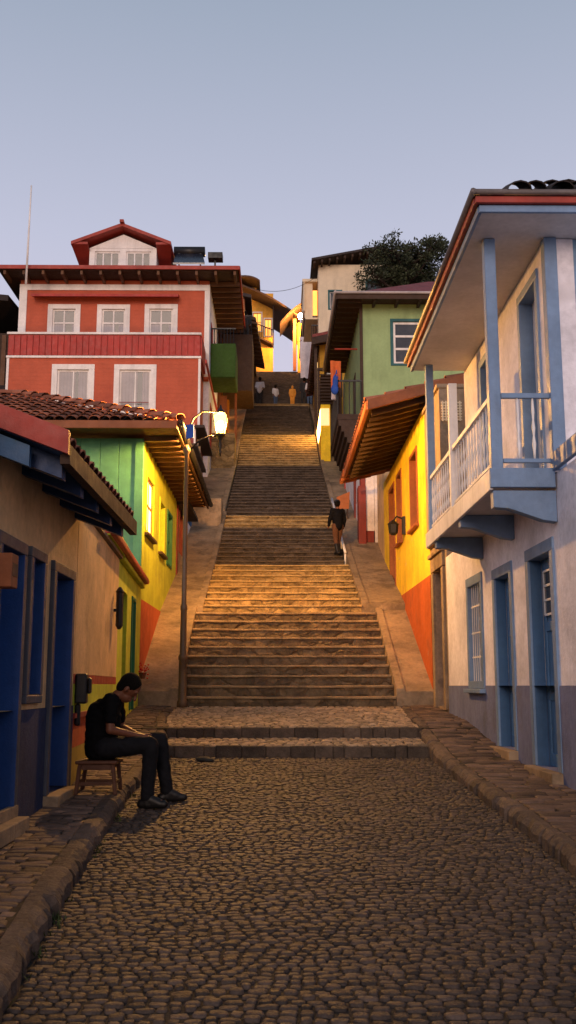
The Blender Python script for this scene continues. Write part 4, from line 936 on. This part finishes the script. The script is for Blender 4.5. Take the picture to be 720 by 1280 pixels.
o = MB().tube([(-9.75, 36.7, 16.9), (-9.72, 36.7, 21.0)], [.045, .03]).build('flag_pole', white_trim, smooth=True); tag(o, 'thin bare white pole rising at the left end of the red house', 'pole')
for c_ in SOL.children: c_.data.transform(Matrix.Translation((0, 0, .45)))
# green box balcony and dark one on the street side
b = MB().box(-2.74, -1.72, 39.0, 41.2, 13.9, 15.35).build('box_balcony', mat('green_panel', (.035, .085, .012)), H, bevel=.05)
rb = MB().box(-2.74, -1.72, 39.0, 39.05, 15.95, 16.0)
for x in np.arange(-2.72, -1.7, .13): rb.tube([(x, 39.02, 15.35), (x, 39.02, 15.95)], .018, 5)
rb.build('railing', black_m, b)
H = thing('brown_house', 'dark brown timber house with box balcony and deep eaves beyond the red house', 'house', (-3, 48, 12))
wall(MB(side(-2.6, 1)), 44.1, 54, 10, 18.6, [(46, 47, 13.4, 15.4), (50, 51, 15.3, 17)]).build('wall', orange_wood, H)
wall(MB(front(44.6)), -2.9, -2.25, 10.5, 18.5, t=.2).build('wall', plaster('orange_plaster', (.55, .22, .04)), H)
MB().box(-2.5, -1.15, 43.2, 46.2, 14.6, 17.25).build('box_balcony', dark_wood, H, bevel=.02)
rb = MB().box(-2.5, -1.15, 43.2, 43.26, 18.1, 18.16)
for x in np.arange(-2.5, -1.1, .16): rb.tube([(x, 43.23, 17.25), (x, 43.23, 18.1)], .02, 5)
rb.build('railing', black_m, H)
MB().box(-2.6, -2.3, 43.6, 43.7, 12.4, 14.5).box(-1.95, -1.85, 43.6, 43.7, 12, 14.6).build('post', orange_wood, H)
rf = MB().slab([(-5.5, 45, 20.2), (-1.05, 45, 18.75), (-.75, 55, 19.6), (-5.5, 55, 20.9)], .16).build('roof', dark_wood, H)
rafters(rf, dark_wood, [((-4.5, y, 19.72 + (y - 45) * .07), (-1.05 + (y - 45) * .03, y, 18.6 + (y - 45) * .085), .12, .16) for y in np.arange(45.2, 55, .9)])
MB(side(-2.58, 1)).box(46, 47, -.1, -.05, 13.4, 15.4).box(50, 51, -.1, -.05, 15.3, 17).build('window', lit_orange, H)

# ------------------------------------------------------------------ hilltop houses
H = thing('lit_hilltop_house', 'orange-lit hilltop house with round-edged roofs and balcony at the stair head', 'house', (-2, 78, 25.3))
ff = front(74.6); hw = [(-1.95, -1.3, 28.9, 30.4), (-1.05, -.5, 28.5, 29.9)]
lit_wall = plaster('amber_plaster', (.72, .36, .05))
wall(MB(ff), -4.5, -.38, 25.3, 32, hw).build('wall', lit_wall, H)
for a in hw: window(H, ff, *a, orange_wood, white_trim, cols=2, deep=.1, w=.08, pm=lit_orange)
rb = MB(); 
rb.hexa([(-2.6, 73.7, 28.55), (-.35, 73.7, 27.45), (-.35, 74.58, 27.45), (-2.6, 74.58, 28.55)], [(-2.6, 73.7, 28.7), (-.35, 73.7, 27.6), (-.35, 74.58, 27.6), (-2.6, 74.58, 28.7)])
for i in range(16): t = i / 15; rb.tube([(-2.55 + 2.15 * t, 73.75, 28.68 - 1.06 * t), (-2.55 + 2.15 * t, 73.75, 29.55 - .9 * t)], .022, 5)
rb.tube([(-2.6, 73.75, 29.6), (-.35, 73.75, 28.65)], .04, 6); rb.box(-.42, -.32, 73.7, 73.8, 27.4, 31.0)
rb.build('balcony', dark_wood, H)
MB().box(-2.6, -.4, 73.9, 74.5, 25.35, 27.3).build('parapet', lit_wall, H)
rf = MB(); vs = []
for i in range(11):
    t = i / 10; x = -3.6 + 5.3 * t; z = 32.2 - 2.8 * t + .35 * math.sin(t * math.pi)
    for y, dz in ((72.6, 0), (79, 0)): vs += [(x, y, z), (x, y, z - .16)]
rf.add(vs, [f for i in range(10) for f in ((4 * i, 4 * i + 4, 4 * i + 6, 4 * i + 2), (4 * i + 1, 4 * i + 3, 4 * i + 7, 4 * i + 5), (4 * i, 4 * i + 1, 4 * i + 5, 4 * i + 4), (4 * i + 2, 4 * i + 6, 4 * i + 7, 4 * i + 3))])
rf = rf.build('roof', dark_wood, H)
rf2 = MB(); vs = []
for i in range(11):
    a = math.pi * (.06 + .75 * i / 10); x = -2.6 - 1.45 * math.cos(a); z = 31.9 + .9 * math.sin(a)
    for y in (72.9, 78): vs += [(-x - 5.2 if False else x, y, z), (x, y, z - .14)]
rf2.add(vs, [f for i in range(10) for f in ((4 * i, 4 * i + 4, 4 * i + 6, 4 * i + 2), (4 * i + 1, 4 * i + 3, 4 * i + 7, 4 * i + 5), (4 * i, 4 * i + 1, 4 * i + 5, 4 * i + 4))])
rf2.build('roof', dark_wood, H); MB().box(-3.9, -1.7, 74.61, 77, 31.9, 32.5).build('wall', lit_wall, H)
K = thing('hilltop_pavilion', 'open lit pavilion with curved dark roof on the right of the stair head', 'pavilion', (1.8, 72.4, 25.3))
MB().box(1.15, 1.4, 73.0, 73.25, 25.2, 29.3).build('post', orange_wood, K); MB().box(1.5, 2.6, 73.6, 73.8, 25.2, 29.2).build('wall', lit_wall, K)
rf = MB(); vs = []
for i in range(11):
    t = i / 10; x = .15 + 2.9 * t; z = 28.75 + 1.75 * math.sin(t * math.pi * .62)
    for y in (72.2, 75): vs += [(x, y, z), (x, y, z - .18)]
rf.add(vs, [f for i in range(10) for f in ((4 * i, 4 * i + 4, 4 * i + 6, 4 * i + 2), (4 * i + 1, 4 * i + 3, 4 * i + 7, 4 * i + 5), (4 * i, 4 * i + 1, 4 * i + 5, 4 * i + 4))])
rf.build('roof', dark_wood, K)
L_ = thing('far_lamp', 'small glaring lamp on the pavilion roof at the top of the stairs', 'lamp', (1.75, 71.9, 29.2))
MB().tube([(2.3, 72.3, 29.6), (2.1, 71.9, 29.5), (1.78, 71.7, 29.25)], .04).build('bracket', black_m, L_)
MB().ell((1.70, 71.6, 28.98), (.2, .2, .24)).build('lamp_globe', lamp_glow2, L_, smooth=True)
cloth('laundry_sheet', 'pale sheet hanging out by the pavilion near the stair head', white_c, (2.0, 60.5, 23.3), 1.35, 2.7, (1, .3, .0), bulge=.1)
ln = MB().tube([(1.2, 60.2, 22.9), (2.0, 60.5, 23.35), (3.0, 60.8, 23.9)], .02).build('washing_line', black_m); tag(ln, 'thin line carrying the pale hanging sheet', 'line')
H = thing('stair_head_house', 'dark brown house rising right of the upper stair flight', 'house', (3.5, 63, 18))
MB().box(2.2, 6, 60.9, 73, 16.8, 26.2).build('wall', dark_wood, H); MB().slab([(1.6, 60.5, 26.3), (6.2, 60.5, 27.4), (6.2, 73, 27.4), (1.6, 73, 26.3)], .2).build('roof', roof_dark, H)
MB().box(2.3, 3.3, 60.84, 60.89, 21, 23).build('window', lit_orange, H)
H = thing('stair_side_house', 'brown house on the left of the upper stair flight', 'house', (-4, 64, 18))
MB().box(-6, -2.0, 57.0, 72.5, 16.8, 24.5).build('wall', orange_wood, H); MB().slab([(-6, 56.6, 25.6), (-1.6, 56.6, 24.6), (-1.6, 72.6, 24.6), (-6, 72.6, 25.6)], .2).build('roof', roof_dark, H)
window(H, front(57.0), -2.9, -2.2, 18.6, 20.2, orange_wood, orange_wood, cols=1, deep=-.06, w=.06, pm=lit_orange)
H = thing('shack', 'dark wooden house with overhanging roof at the left edge of the frame', 'house', (-13.5, 42, 9))
MB().box(-17, -11.0, 40, 46, 8, 16.1).build('wall', dark_wood, H)
bb = MB()
for i in range(16): bb.box(-11.2 - i * .3, -11.02 - i * .3, 39.94, 39.999, 9, 16)
bb.build('boards', brown_wood, H)
MB().slab([(-17.5, 38.8, 17.9), (-11.0, 38.8, 17.3), (-10.6, 47, 17.3), (-17.5, 47, 17.9)], .25).slab([(-17, 39.3, 14.0), (-10.7, 39.3, 13.4), (-10.7, 40, 13.8), (-17, 40, 14.4)], .25).build('roof', roof_dark, H)
wr = MB()
for (a, b, sag) in (((-1.5, 44, 19.9), (2.0, 50, 22.9), .5),):
    a = Vector(a); b = Vector(b); wr.tube([a.lerp(b, i / 12) - Vector((0, 0, sag * 4 * (i / 12) * (1 - i / 12))) for i in range(13)], .012, 5)
tag(wr.build('overhead_cable', black_m), 'thin cable sagging between the rooftops over the stairs', 'cable')

# ------------------------------------------------------------------ street lamp
L_ = thing('street_lamp', 'tall street lamp post with lit lantern at the foot of the steps', 'street lamp', (-1.72, 18.5, 1.22))
px, py = -1.72, 18.42
MB().lathe((px, py, 1.2), [(.095, 0), (.095, .12), (.076, .14), (.072, .85), (.086, .87), (.086, .93), (.06, .97), (.056, 1.75), (.066, 1.77), (.066, 1.84), (.046, 1.88), (.04, 4.7), (.07, 4.73), (.075, 4.80), (.03, 4.88)], 14).build('pole', mat('bronze_post', (.10, .062, .038), rough=.5, bump=.4, bscale=60), L_, smooth=True)
hx, hz = -1.09, 6.36
MB().tube([(px, py, 5.95), (px + .02, py, 6.35), (px + .12, py, 6.6), (px + .3, py, 6.74), (hx - .08, py, 6.72), (hx, py, 6.78)], .018).tube([(px + .02, py, 5.95), (px + .25, py, 6.18), (px + .45, py, 6.26), (hx, py, 6.24)], .018).build('bracket', iron, L_, smooth=True)
MB().lathe((hx, py, hz - .5), [(.015, 0), (.03, .08), (.02, .14), (.045, .2), (.03, .3), (.06, .36), (.10, .40), (.105, .435)], 10).build('stem', iron, L_, smooth=True)
MB().lathe((hx, py, hz), [(.10, -.06), (.18, .25), (.165, .28), (.09, .32)], 4, rot=R(45)).build('lantern_glass', shade_glow, L_)
MB().ell((hx, py, hz + .10), (.058, .058, .095)).build('bulb', lamp_glow, L_, smooth=True)
fr_ = MB()
for k in range(4):
    a = R(45 + 90 * k); fr_.tube([(hx + .102 * math.cos(a), py + .102 * math.sin(a), hz - .07), (hx + .19 * math.cos(a), py + .19 * math.sin(a), hz + .27)], .008, 5)
fr_.lathe((hx, py, hz + .34), [(.1, 0), (.07, .05), (.03, .09), (.012, .16)], 8)
fr_.build('lantern_frame', iron, L_)

# ------------------------------------------------------------------ tree
def leaf_tree(name, label, base, h, lims, seed, lm, tm):
    rd = random.Random(seed); T = thing(name, label, 'tree', base); B = Vector(base); tb = MB(); tips = []
    pts = [B, B + Vector((.1, 0, h * .35)), B + Vector((-.1, .1, h * .7)), B + Vector((.1, 0, h))]
    tb.tube(pts, [.3, .24, .14, .04], 9)
    for i in range(30):
        t = .60 + .38 * rd.random(); st = B + Vector((0, 0, h * t)); a = rd.uniform(0, 6.28); L = lims * (1.1 - .9 * (t - .6)) * rd.uniform(.5, 1.1)
        mid = st + Vector((math.cos(a) * L * .5, math.sin(a) * L * .5, L * .10)); e = st + Vector((math.cos(a) * L, math.sin(a) * L, L * rd.uniform(.2, .42)))
        tb.tube([st, mid, e], [.09, .06, .02], 6)
        for k in range(9):
            u = .3 + .7 * rd.random(); p = (st.lerp(mid, u * 2) if u < .5 else mid.lerp(e, u * 2 - 1)); q = p + Vector((rd.gauss(0, .38), rd.gauss(0, .38), rd.gauss(.16, .22)))
            tb.tube([p, q], [.025, .01], 4); tips.append(q)
        tips.append(e)
    tb.build('trunk', tm, T)
    cb = MB()
    for c in tips:
        for k in range(70):
            d = Vector((rd.gauss(0, 1), rd.gauss(0, 1), rd.gauss(.35, .8))).normalized(); p = c + d * rd.uniform(.02, .30); L = rd.uniform(.10, .20); w = rd.uniform(.022, .04)
            sd = d.orthogonal().normalized(); sd.rotate(Matrix.Rotation(rd.uniform(0, 6.28), 3, d))
            cb.add([p - sd * w, p + d * L * .5 + sd * w * 1.2, p + d * L, p + d * L * .5 - sd * w * 1.2], [(0, 1, 2, 3)], tint=rd.random())
    cb.build('crown', lm, T, recalc=False)
leaf_m = mat('dark_needles', (.045, .055, .025), attr='tint', rough=.6, bump=.1)
bark = mat('bark', (.06, .04, .03), bump=1, bscale=12)
leaf_tree('conifer_tree', 'dark spreading conifer behind the pale green house roof', (6.7, 48.2, 16.6), 6.9, 2.25, 23, leaf_m, bark)

# ------------------------------------------------------------------ people
def crease(o, amp, f):
    me = o.data; ns = [v.normal.copy() for v in me.vertices]
    for v, n_ in zip(me.vertices, ns):
        c = Vector((v.co.x * f[0] + v.co.z * 6, v.co.y * f[1], v.co.z * f[2])); q = noise.noise(c) ; v.co += n_ * (amp * (1 - 2.4 * abs(q)) * .6 + amp * .35 * noise.noise(c * 2.3))
def person(label, base, J, cl, vox=.02, h_yaw=0, name='person', hair=True, extra=None, grp=None, head_M=None, hat=None, skin=skin_m):
    """J: joint positions (world); cl: materials for top, legs, shoes. One continuous body, clothes as children."""
    P_ = thing(name, label, 'person', base, grp); j = {k: Vector(v) for k, v in J.items()}; s = J.get('scale', 1) if isinstance(J.get('scale', 1), (int, float)) else 1
    HM = head_M or Matrix.Rotation(h_yaw, 4, 'Z'); hd = HM.to_3x3()
    S = cl.get('s', 1.0)
    b = MB()
    b.cap(j['pelvis'], j['chest'], .125 * S, .135 * S); b.cap(j['chest'], j['neck'], .12 * S, .055 * S)
    b.cap(j['neck'], j['head'], .055 * S, .058 * S)
    b.ell(j['head'] + hd @ Vector((0, -.008, .025)) * S, (.078 * S, .098 * S, .108 * S), HM)
    b.ell(j['head'] + hd @ Vector((0, .03, -.06)) * S, (.055 * S, .06 * S, .062 * S), HM)
    b.cap(j['head'] + hd @ Vector((0, .088, .01)) * S, j['head'] + hd @ Vector((0, .108, -.028)) * S, .010 * S, .016 * S)
    for sx in (-1, 1):
        b.ell(j['head'] + hd @ Vector((sx * .078, -.005, -.005)) * S, (.012 * S, .02 * S, .032 * S), HM)
    b.cap(j['head'] + hd @ Vector((-.018, .086, -.062)) * S, j['head'] + hd @ Vector((.018, .086, -.062)) * S, .011 * S, .011 * S)
    b.cap(j['head'] + hd @ Vector((-.04, .075, .03)) * S, j['head'] + hd @ Vector((.04, .075, .03)) * S, .014 * S, .014 * S)
    top = MB(); leg = MB()
    top.cap(j['pelvis'] + Vector((0, 0, -.02 * S)), j['chest'], .15 * S, .155 * S, 16)
    for a in 'LR':
        sh, el, ha, hp, kn, an, to = (j[k + a] for k in ('sh', 'el', 'ha', 'hip', 'kn', 'an', 'to'))
        b.cap(j['chest'].lerp(j['neck'], .55), sh, .06 * S, .055 * S); b.cap(sh, el, .048 * S, .038 * S); b.cap(el, ha, .038 * S, .025 * S)
        hdv = (ha - el).normalized()
        b.cap(ha, ha + hdv * .06 * S, .027 * S, .030 * S)
        b.cap(hp, kn, .08 * S, .052 * S); b.cap(kn, an, .05 * S, .034 * S); b.cap(an, to, .035 * S, .03 * S)
        top.cap(j['chest'].lerp(j['neck'], .55), sh, .085 * S, .072 * S); top.cap(j['chest'], sh, .13 * S, .07 * S)
        slv = cl.get('sleeve', .55); top.cap(sh, sh.lerp(el, min(1, slv)), .066 * S, .058 * S)
        if slv > 1: top.cap(el, el.lerp(ha, slv - 1), .054 * S, .042 * S)
        lg = cl.get('leg', 1.85)
        leg.cap(j['pelvis'], hp, .128 * S, .105 * S); leg.cap(hp, kn, .100 * S, .070 * S); leg.cap(kn, kn.lerp(an, lg - 1), .070 * S, .055 * S)
        if cl.get('boot'): leg_ = kn.lerp(an, 1 - cl['boot'])
        sho = MB(); fd = (to - an); fd.z = 0; fd.normalize(); g = Vector((an.x, an.y, to.z))
        sho.cap(g - fd * .045 * S, to, .045 * S, .036 * S); sho.cap(an + Vector((0, 0, .03 * S)), g, .050 * S, .048 * S); sho.cap(an + Vector((0, 0, .0)), g.lerp(to, .62) + Vector((0, 0, .012 * S)), .05 * S, .042 * S)
        if cl.get('boot'): sho.cap(leg_, an, .068 * S, .055 * S)
        sho.build('shoe', cl['shoes'], P_, remesh=vox)
    top.cap(j['chest'], j['chest'].lerp(j['neck'], .8), .14 * S, .07 * S)
    if extra: extra(b)
    b.build('body', skin, P_, remesh=vox * (.55 if vox < .015 else 1)); tp = top.build('shirt', cl['top'], P_, remesh=vox); lp = leg.build('trousers', cl['legs'], P_, remesh=vox)
    if vox < .02: crease(tp, .011, (9, 9, 15)); crease(lp, .009, (11, 11, 9))
    if hair:
        hb = MB(); hb.ell(j['head'] + hd @ Vector((0, -.022, .042)) * S, (.088 * S, .102 * S, .100 * S), HM, 18, 12); hb.ell(j['head'] + hd @ Vector((0, -.05, -.01)) * S, (.078 * S, .06 * S, .08 * S), HM)
        hb.build('hair', cl.get('hair', hair_m), P_, remesh=vox * .8)
    if hat:
        hb = MB(); hb.ell(j['head'] + hd @ Vector((0, -.005, .07)) * S, (.1 * S, .115 * S, .075 * S), HM); hb.cap(j['head'] + hd @ Vector((-.03, .09, .055)) * S, j['head'] + hd @ Vector((.03, .09, .055)) * S, .045 * S, .045 * S)
        hb.build('cap', hat, P_, remesh=vox)
    return P_

# seated man in profile, facing the street, head bowed
def hands(b):
    for sy, base in ((-1, Vector((-1.285, 9.66, 1.125))), (1, Vector((-1.275, 9.74, 1.12)))):
        b.cap(base, base + Vector((.055, sy * -.008, -.01)), .024, .022)
        for k in range(4):
            L = (.034, .040, .037, .028)[k]; o = base + Vector((.065, sy * (-.026 + .017 * k), -.006 + .002 * k)); m_ = o + Vector((L, -sy * .008, -.010)); t = m_ + Vector((L * .35, -sy * .012, -L * .8))
            b.cap(o, m_, .0088, .0082, 8); b.cap(m_, t, .0082, .007, 8)
        th = base + Vector((.02, -sy * .024, .014)); b.cap(th, th + Vector((.04, -sy * .012, .012)), .011, .009, 8); b.cap(th + Vector((.04, -sy * .012, .012)), th + Vector((.066, 0, .004)), .009, .007, 8)
HMs = Matrix.Rotation(R(-90), 4, 'Z') @ Matrix.Rotation(R(-46), 4, 'X')    # face along +X, bowed
J = dict(pelvis=(-1.66, 9.72, 1.04), chest=(-1.65, 9.72, 1.315), neck=(-1.53, 9.72, 1.50), head=(-1.42, 9.72, 1.57),
         shL=(-1.56, 9.88, 1.46), shR=(-1.56, 9.56, 1.46), elL=(-1.52, 9.97, 1.20), elR=(-1.55, 9.50, 1.195), haL=(-1.31, 9.76, 1.13), haR=(-1.32, 9.64, 1.135),
         hipL=(-1.60, 9.82, 1.03), hipR=(-1.60, 9.62, 1.03), knL=(-1.13, 9.88, 1.085), knR=(-1.18, 9.58, 1.055), anL=(-1.06, 9.93, .60), anR=(-1.20, 9.56, .575), toL=(-.90, 9.95, .545), toR=(-1.04, 9.54, .525))
person('man in black T-shirt and dark jeans sitting bowed on a low wooden stool', (-1.6, 9.7, .61), J, dict(top=tee_m, legs=jean_m, shoes=shoe_m, sleeve=.62, leg=1.99, s=1.07), vox=.011, head_M=HMs, extra=hands)
# stool
S_ = thing('wooden_stool', 'low brown wooden stool on the left kerb under the seated man', 'stool', (-1.68, 9.72, .61))
zs = .915
MB().box(-1.87, -1.48, 9.52, 9.92, zs - .035, zs).build('seat', stool_wood, S_, bevel=.012)
for x, y in ((-1.83, 9.56), (-1.525, 9.56), (-1.83, 9.88), (-1.525, 9.88)):
    ox = -.03 if x < -1.6 else .03; zb = zwalk(y) + .008
    MB().hexa([(x + ox - .018, y - .018, zb), (x + ox + .018, y - .018, zb), (x + ox + .018, y + .018, zb), (x + ox - .018, y + .018, zb)], [(x - .018, y - .018, zs - .036), (x + .018, y - .018, zs - .036), (x + .018, y + .018, zs - .036), (x - .018, y + .018, zs - .036)]).build('leg', stool_wood, S_, bevel=.006)
for y in (9.56, 9.88): MB().box(-1.812, -1.543, y - .009, y + .009, zs - .085, zs - .037).box(-1.826, -1.529, y - .009, y + .009, zs - .225, zs - .195).build('stretcher', stool_wood, S_)
for x in (-1.85, -1.505): MB().box(x - .009, x + .009, 9.578, 9.862, zs - .215, zs - .187).build('stretcher', stool_wood, S_)

def stand(x, y, z, yaw, S=1., stride=0., arms=.0, lean=0.):
    M = Matrix.Translation((x, y, z)) @ Matrix.Rotation(yaw, 4, 'Z')
    L = dict(pelvis=(0, 0, .95), chest=(0, lean * .5, 1.25), neck=(0, lean * .9, 1.47), head=(0, .02 + lean * 1.1, 1.62))
    for a, sx in (('L', -1), ('R', 1)):
        st = stride * sx
        L['sh' + a] = (sx * .18, lean * .8, 1.42); L['el' + a] = (sx * .24, lean + .02 - st * .3, 1.14); L['ha' + a] = (sx * .23, lean + .10 + arms - st * .5, .93 + arms)
        L['hip' + a] = (sx * .09, 0, .92); L['kn' + a] = (sx * .10, .05 + st * .6, .50); L['an' + a] = (sx * .10, -.02 + st, .09 + max(0, st) * .45); L['to' + a] = (sx * .11, .15 + st, .045 + max(0, st) * .45)
    return {k: tuple(M @ (Vector(v) * S)) for k, v in L.items()}
navy_coat = mat('black_coat', (.006, .006, .008), spec=.1); khaki = mat('rust_trousers', (.10, .042, .02)); pale_shirt = mat('pale_shirt', (.55, .52, .52)); dark_cl = mat('dark_clothes', (.02, .018, .018)); jean2 = mat('blue_denim', (.06, .09, .16)); amber_glow_cl = mat('amber_glow_tone', (.62, .25, .03))
zst = 4.76 + .182 * 2
person('man in black jacket, cap, rust trousers and dark boots walking up beside the handrail', (1.68, 27.35, 5.0), stand(1.66, 27.3, zst - .18 + .19, R(25), .88, .14, 0), dict(top=navy_coat, legs=khaki, shoes=shoe_m, sleeve=1.9, leg=1.6, s=.95, boot=.55), vox=.018, hair=True, hat=black_m)
G = 'people gathered on the stair platform'
zp = 17.6
person('woman in pale shawl and long dark skirt at the left of the platform', (-1.05, 56.4, zp), stand(-1.05, 56.4, zp, R(170), 1.02, 0, .15), dict(top=pale_shirt, legs=dark_cl, shoes=shoe_m, sleeve=1.6, s=1.15), vox=.03, grp=G)
person('small figure in white top and jeans left of the amber figure', (-.15, 56.35, zp), stand(-.15, 56.35, zp, R(-150), .74, .05), dict(top=pale_shirt, legs=jean2, shoes=shoe_m, sleeve=1.5, s=.95), vox=.03, grp=G)
person('small figure with amber glow painted into skin and clothes at the middle of the platform', (.85, 56.35, zp), stand(.85, 56.35, zp, R(180), .72, .0), dict(top=amber_glow_cl, legs=amber_glow_cl, shoes=amber_glow_cl, sleeve=1.7, s=.95), vox=.03, grp=G, hair=False, skin=amber_glow_cl)  # warm light on the figure put into its clothes and skin colour
person('tall person in dark clothes at the right of the platform', (1.75 - .1, 56.5, zp), stand(1.55, 56.5, zp, R(160), 1.03, .08), dict(top=dark_cl, legs=dark_cl, shoes=shoe_m, sleeve=1.8, s=1.1), vox=.03, grp=G)
person('person in light top and grey jeans beside the tall dark figure', (2.0, 56.3, zp), stand(1.86, 56.3, zp, R(10), .95, .08), dict(top=pale_shirt, legs=jean2, shoes=shoe_m, sleeve=1.2, s=1.05), vox=.03, grp=G)
person('person in black standing on the stairs above the pale shawled woman', (-1.15, 61, 18.5), stand(-1.25, 60.8, 18.3, R(-30), 1.0, .05), dict(top=dark_cl, legs=dark_cl, shoes=shoe_m, sleeve=1.8, s=1.1), vox=.03)
person('dark silhouette of a person leaning at the brown box balcony rail', (-1.7, 43.6, 17.25), stand(-1.5, 43.7, 16.75, R(180), 1.0, 0, .1, .05), dict(top=dark_cl, legs=dark_cl, shoes=shoe_m, sleeve=1.6, s=1.1), vox=.03)

# small thing lying on the cobbles
o = MB().ell((-.93, 13.0, .685), (.10, .07, .035)).ell((-.86, 12.97, .675), (.07, .05, .03)).build('crumpled_rag', mat('dark_rag', (.03, .03, .028)), remesh=.012); tag(o, 'dark crumpled rag lying on the cobbles below the first step', 'rag')
# weeds along the left kerb
wd = MB()
for k in range(26):
    y = random.choice([random.uniform(4.6, 6), random.uniform(7.5, 9.2), random.uniform(3, 12)]); x = kl(y) + random.uniform(.0, .04)
    for i in range(7):
        a = random.uniform(0, 6.28); L = random.uniform(.02, .06); p = Vector((x + random.gauss(0, .02), y + random.gauss(0, .03), zroad(y) + .002)); t = p + Vector((math.cos(a) * L, math.sin(a) * L, L))
        sd = Vector((-math.sin(a), math.cos(a), 0)) * .006; wd.add([p - sd, p + sd, t], [(0, 1, 2)])
tag(wd.build('kerb_weeds', mat('weed_green', (.05, .07, .02)), recalc=False), kind='stuff')
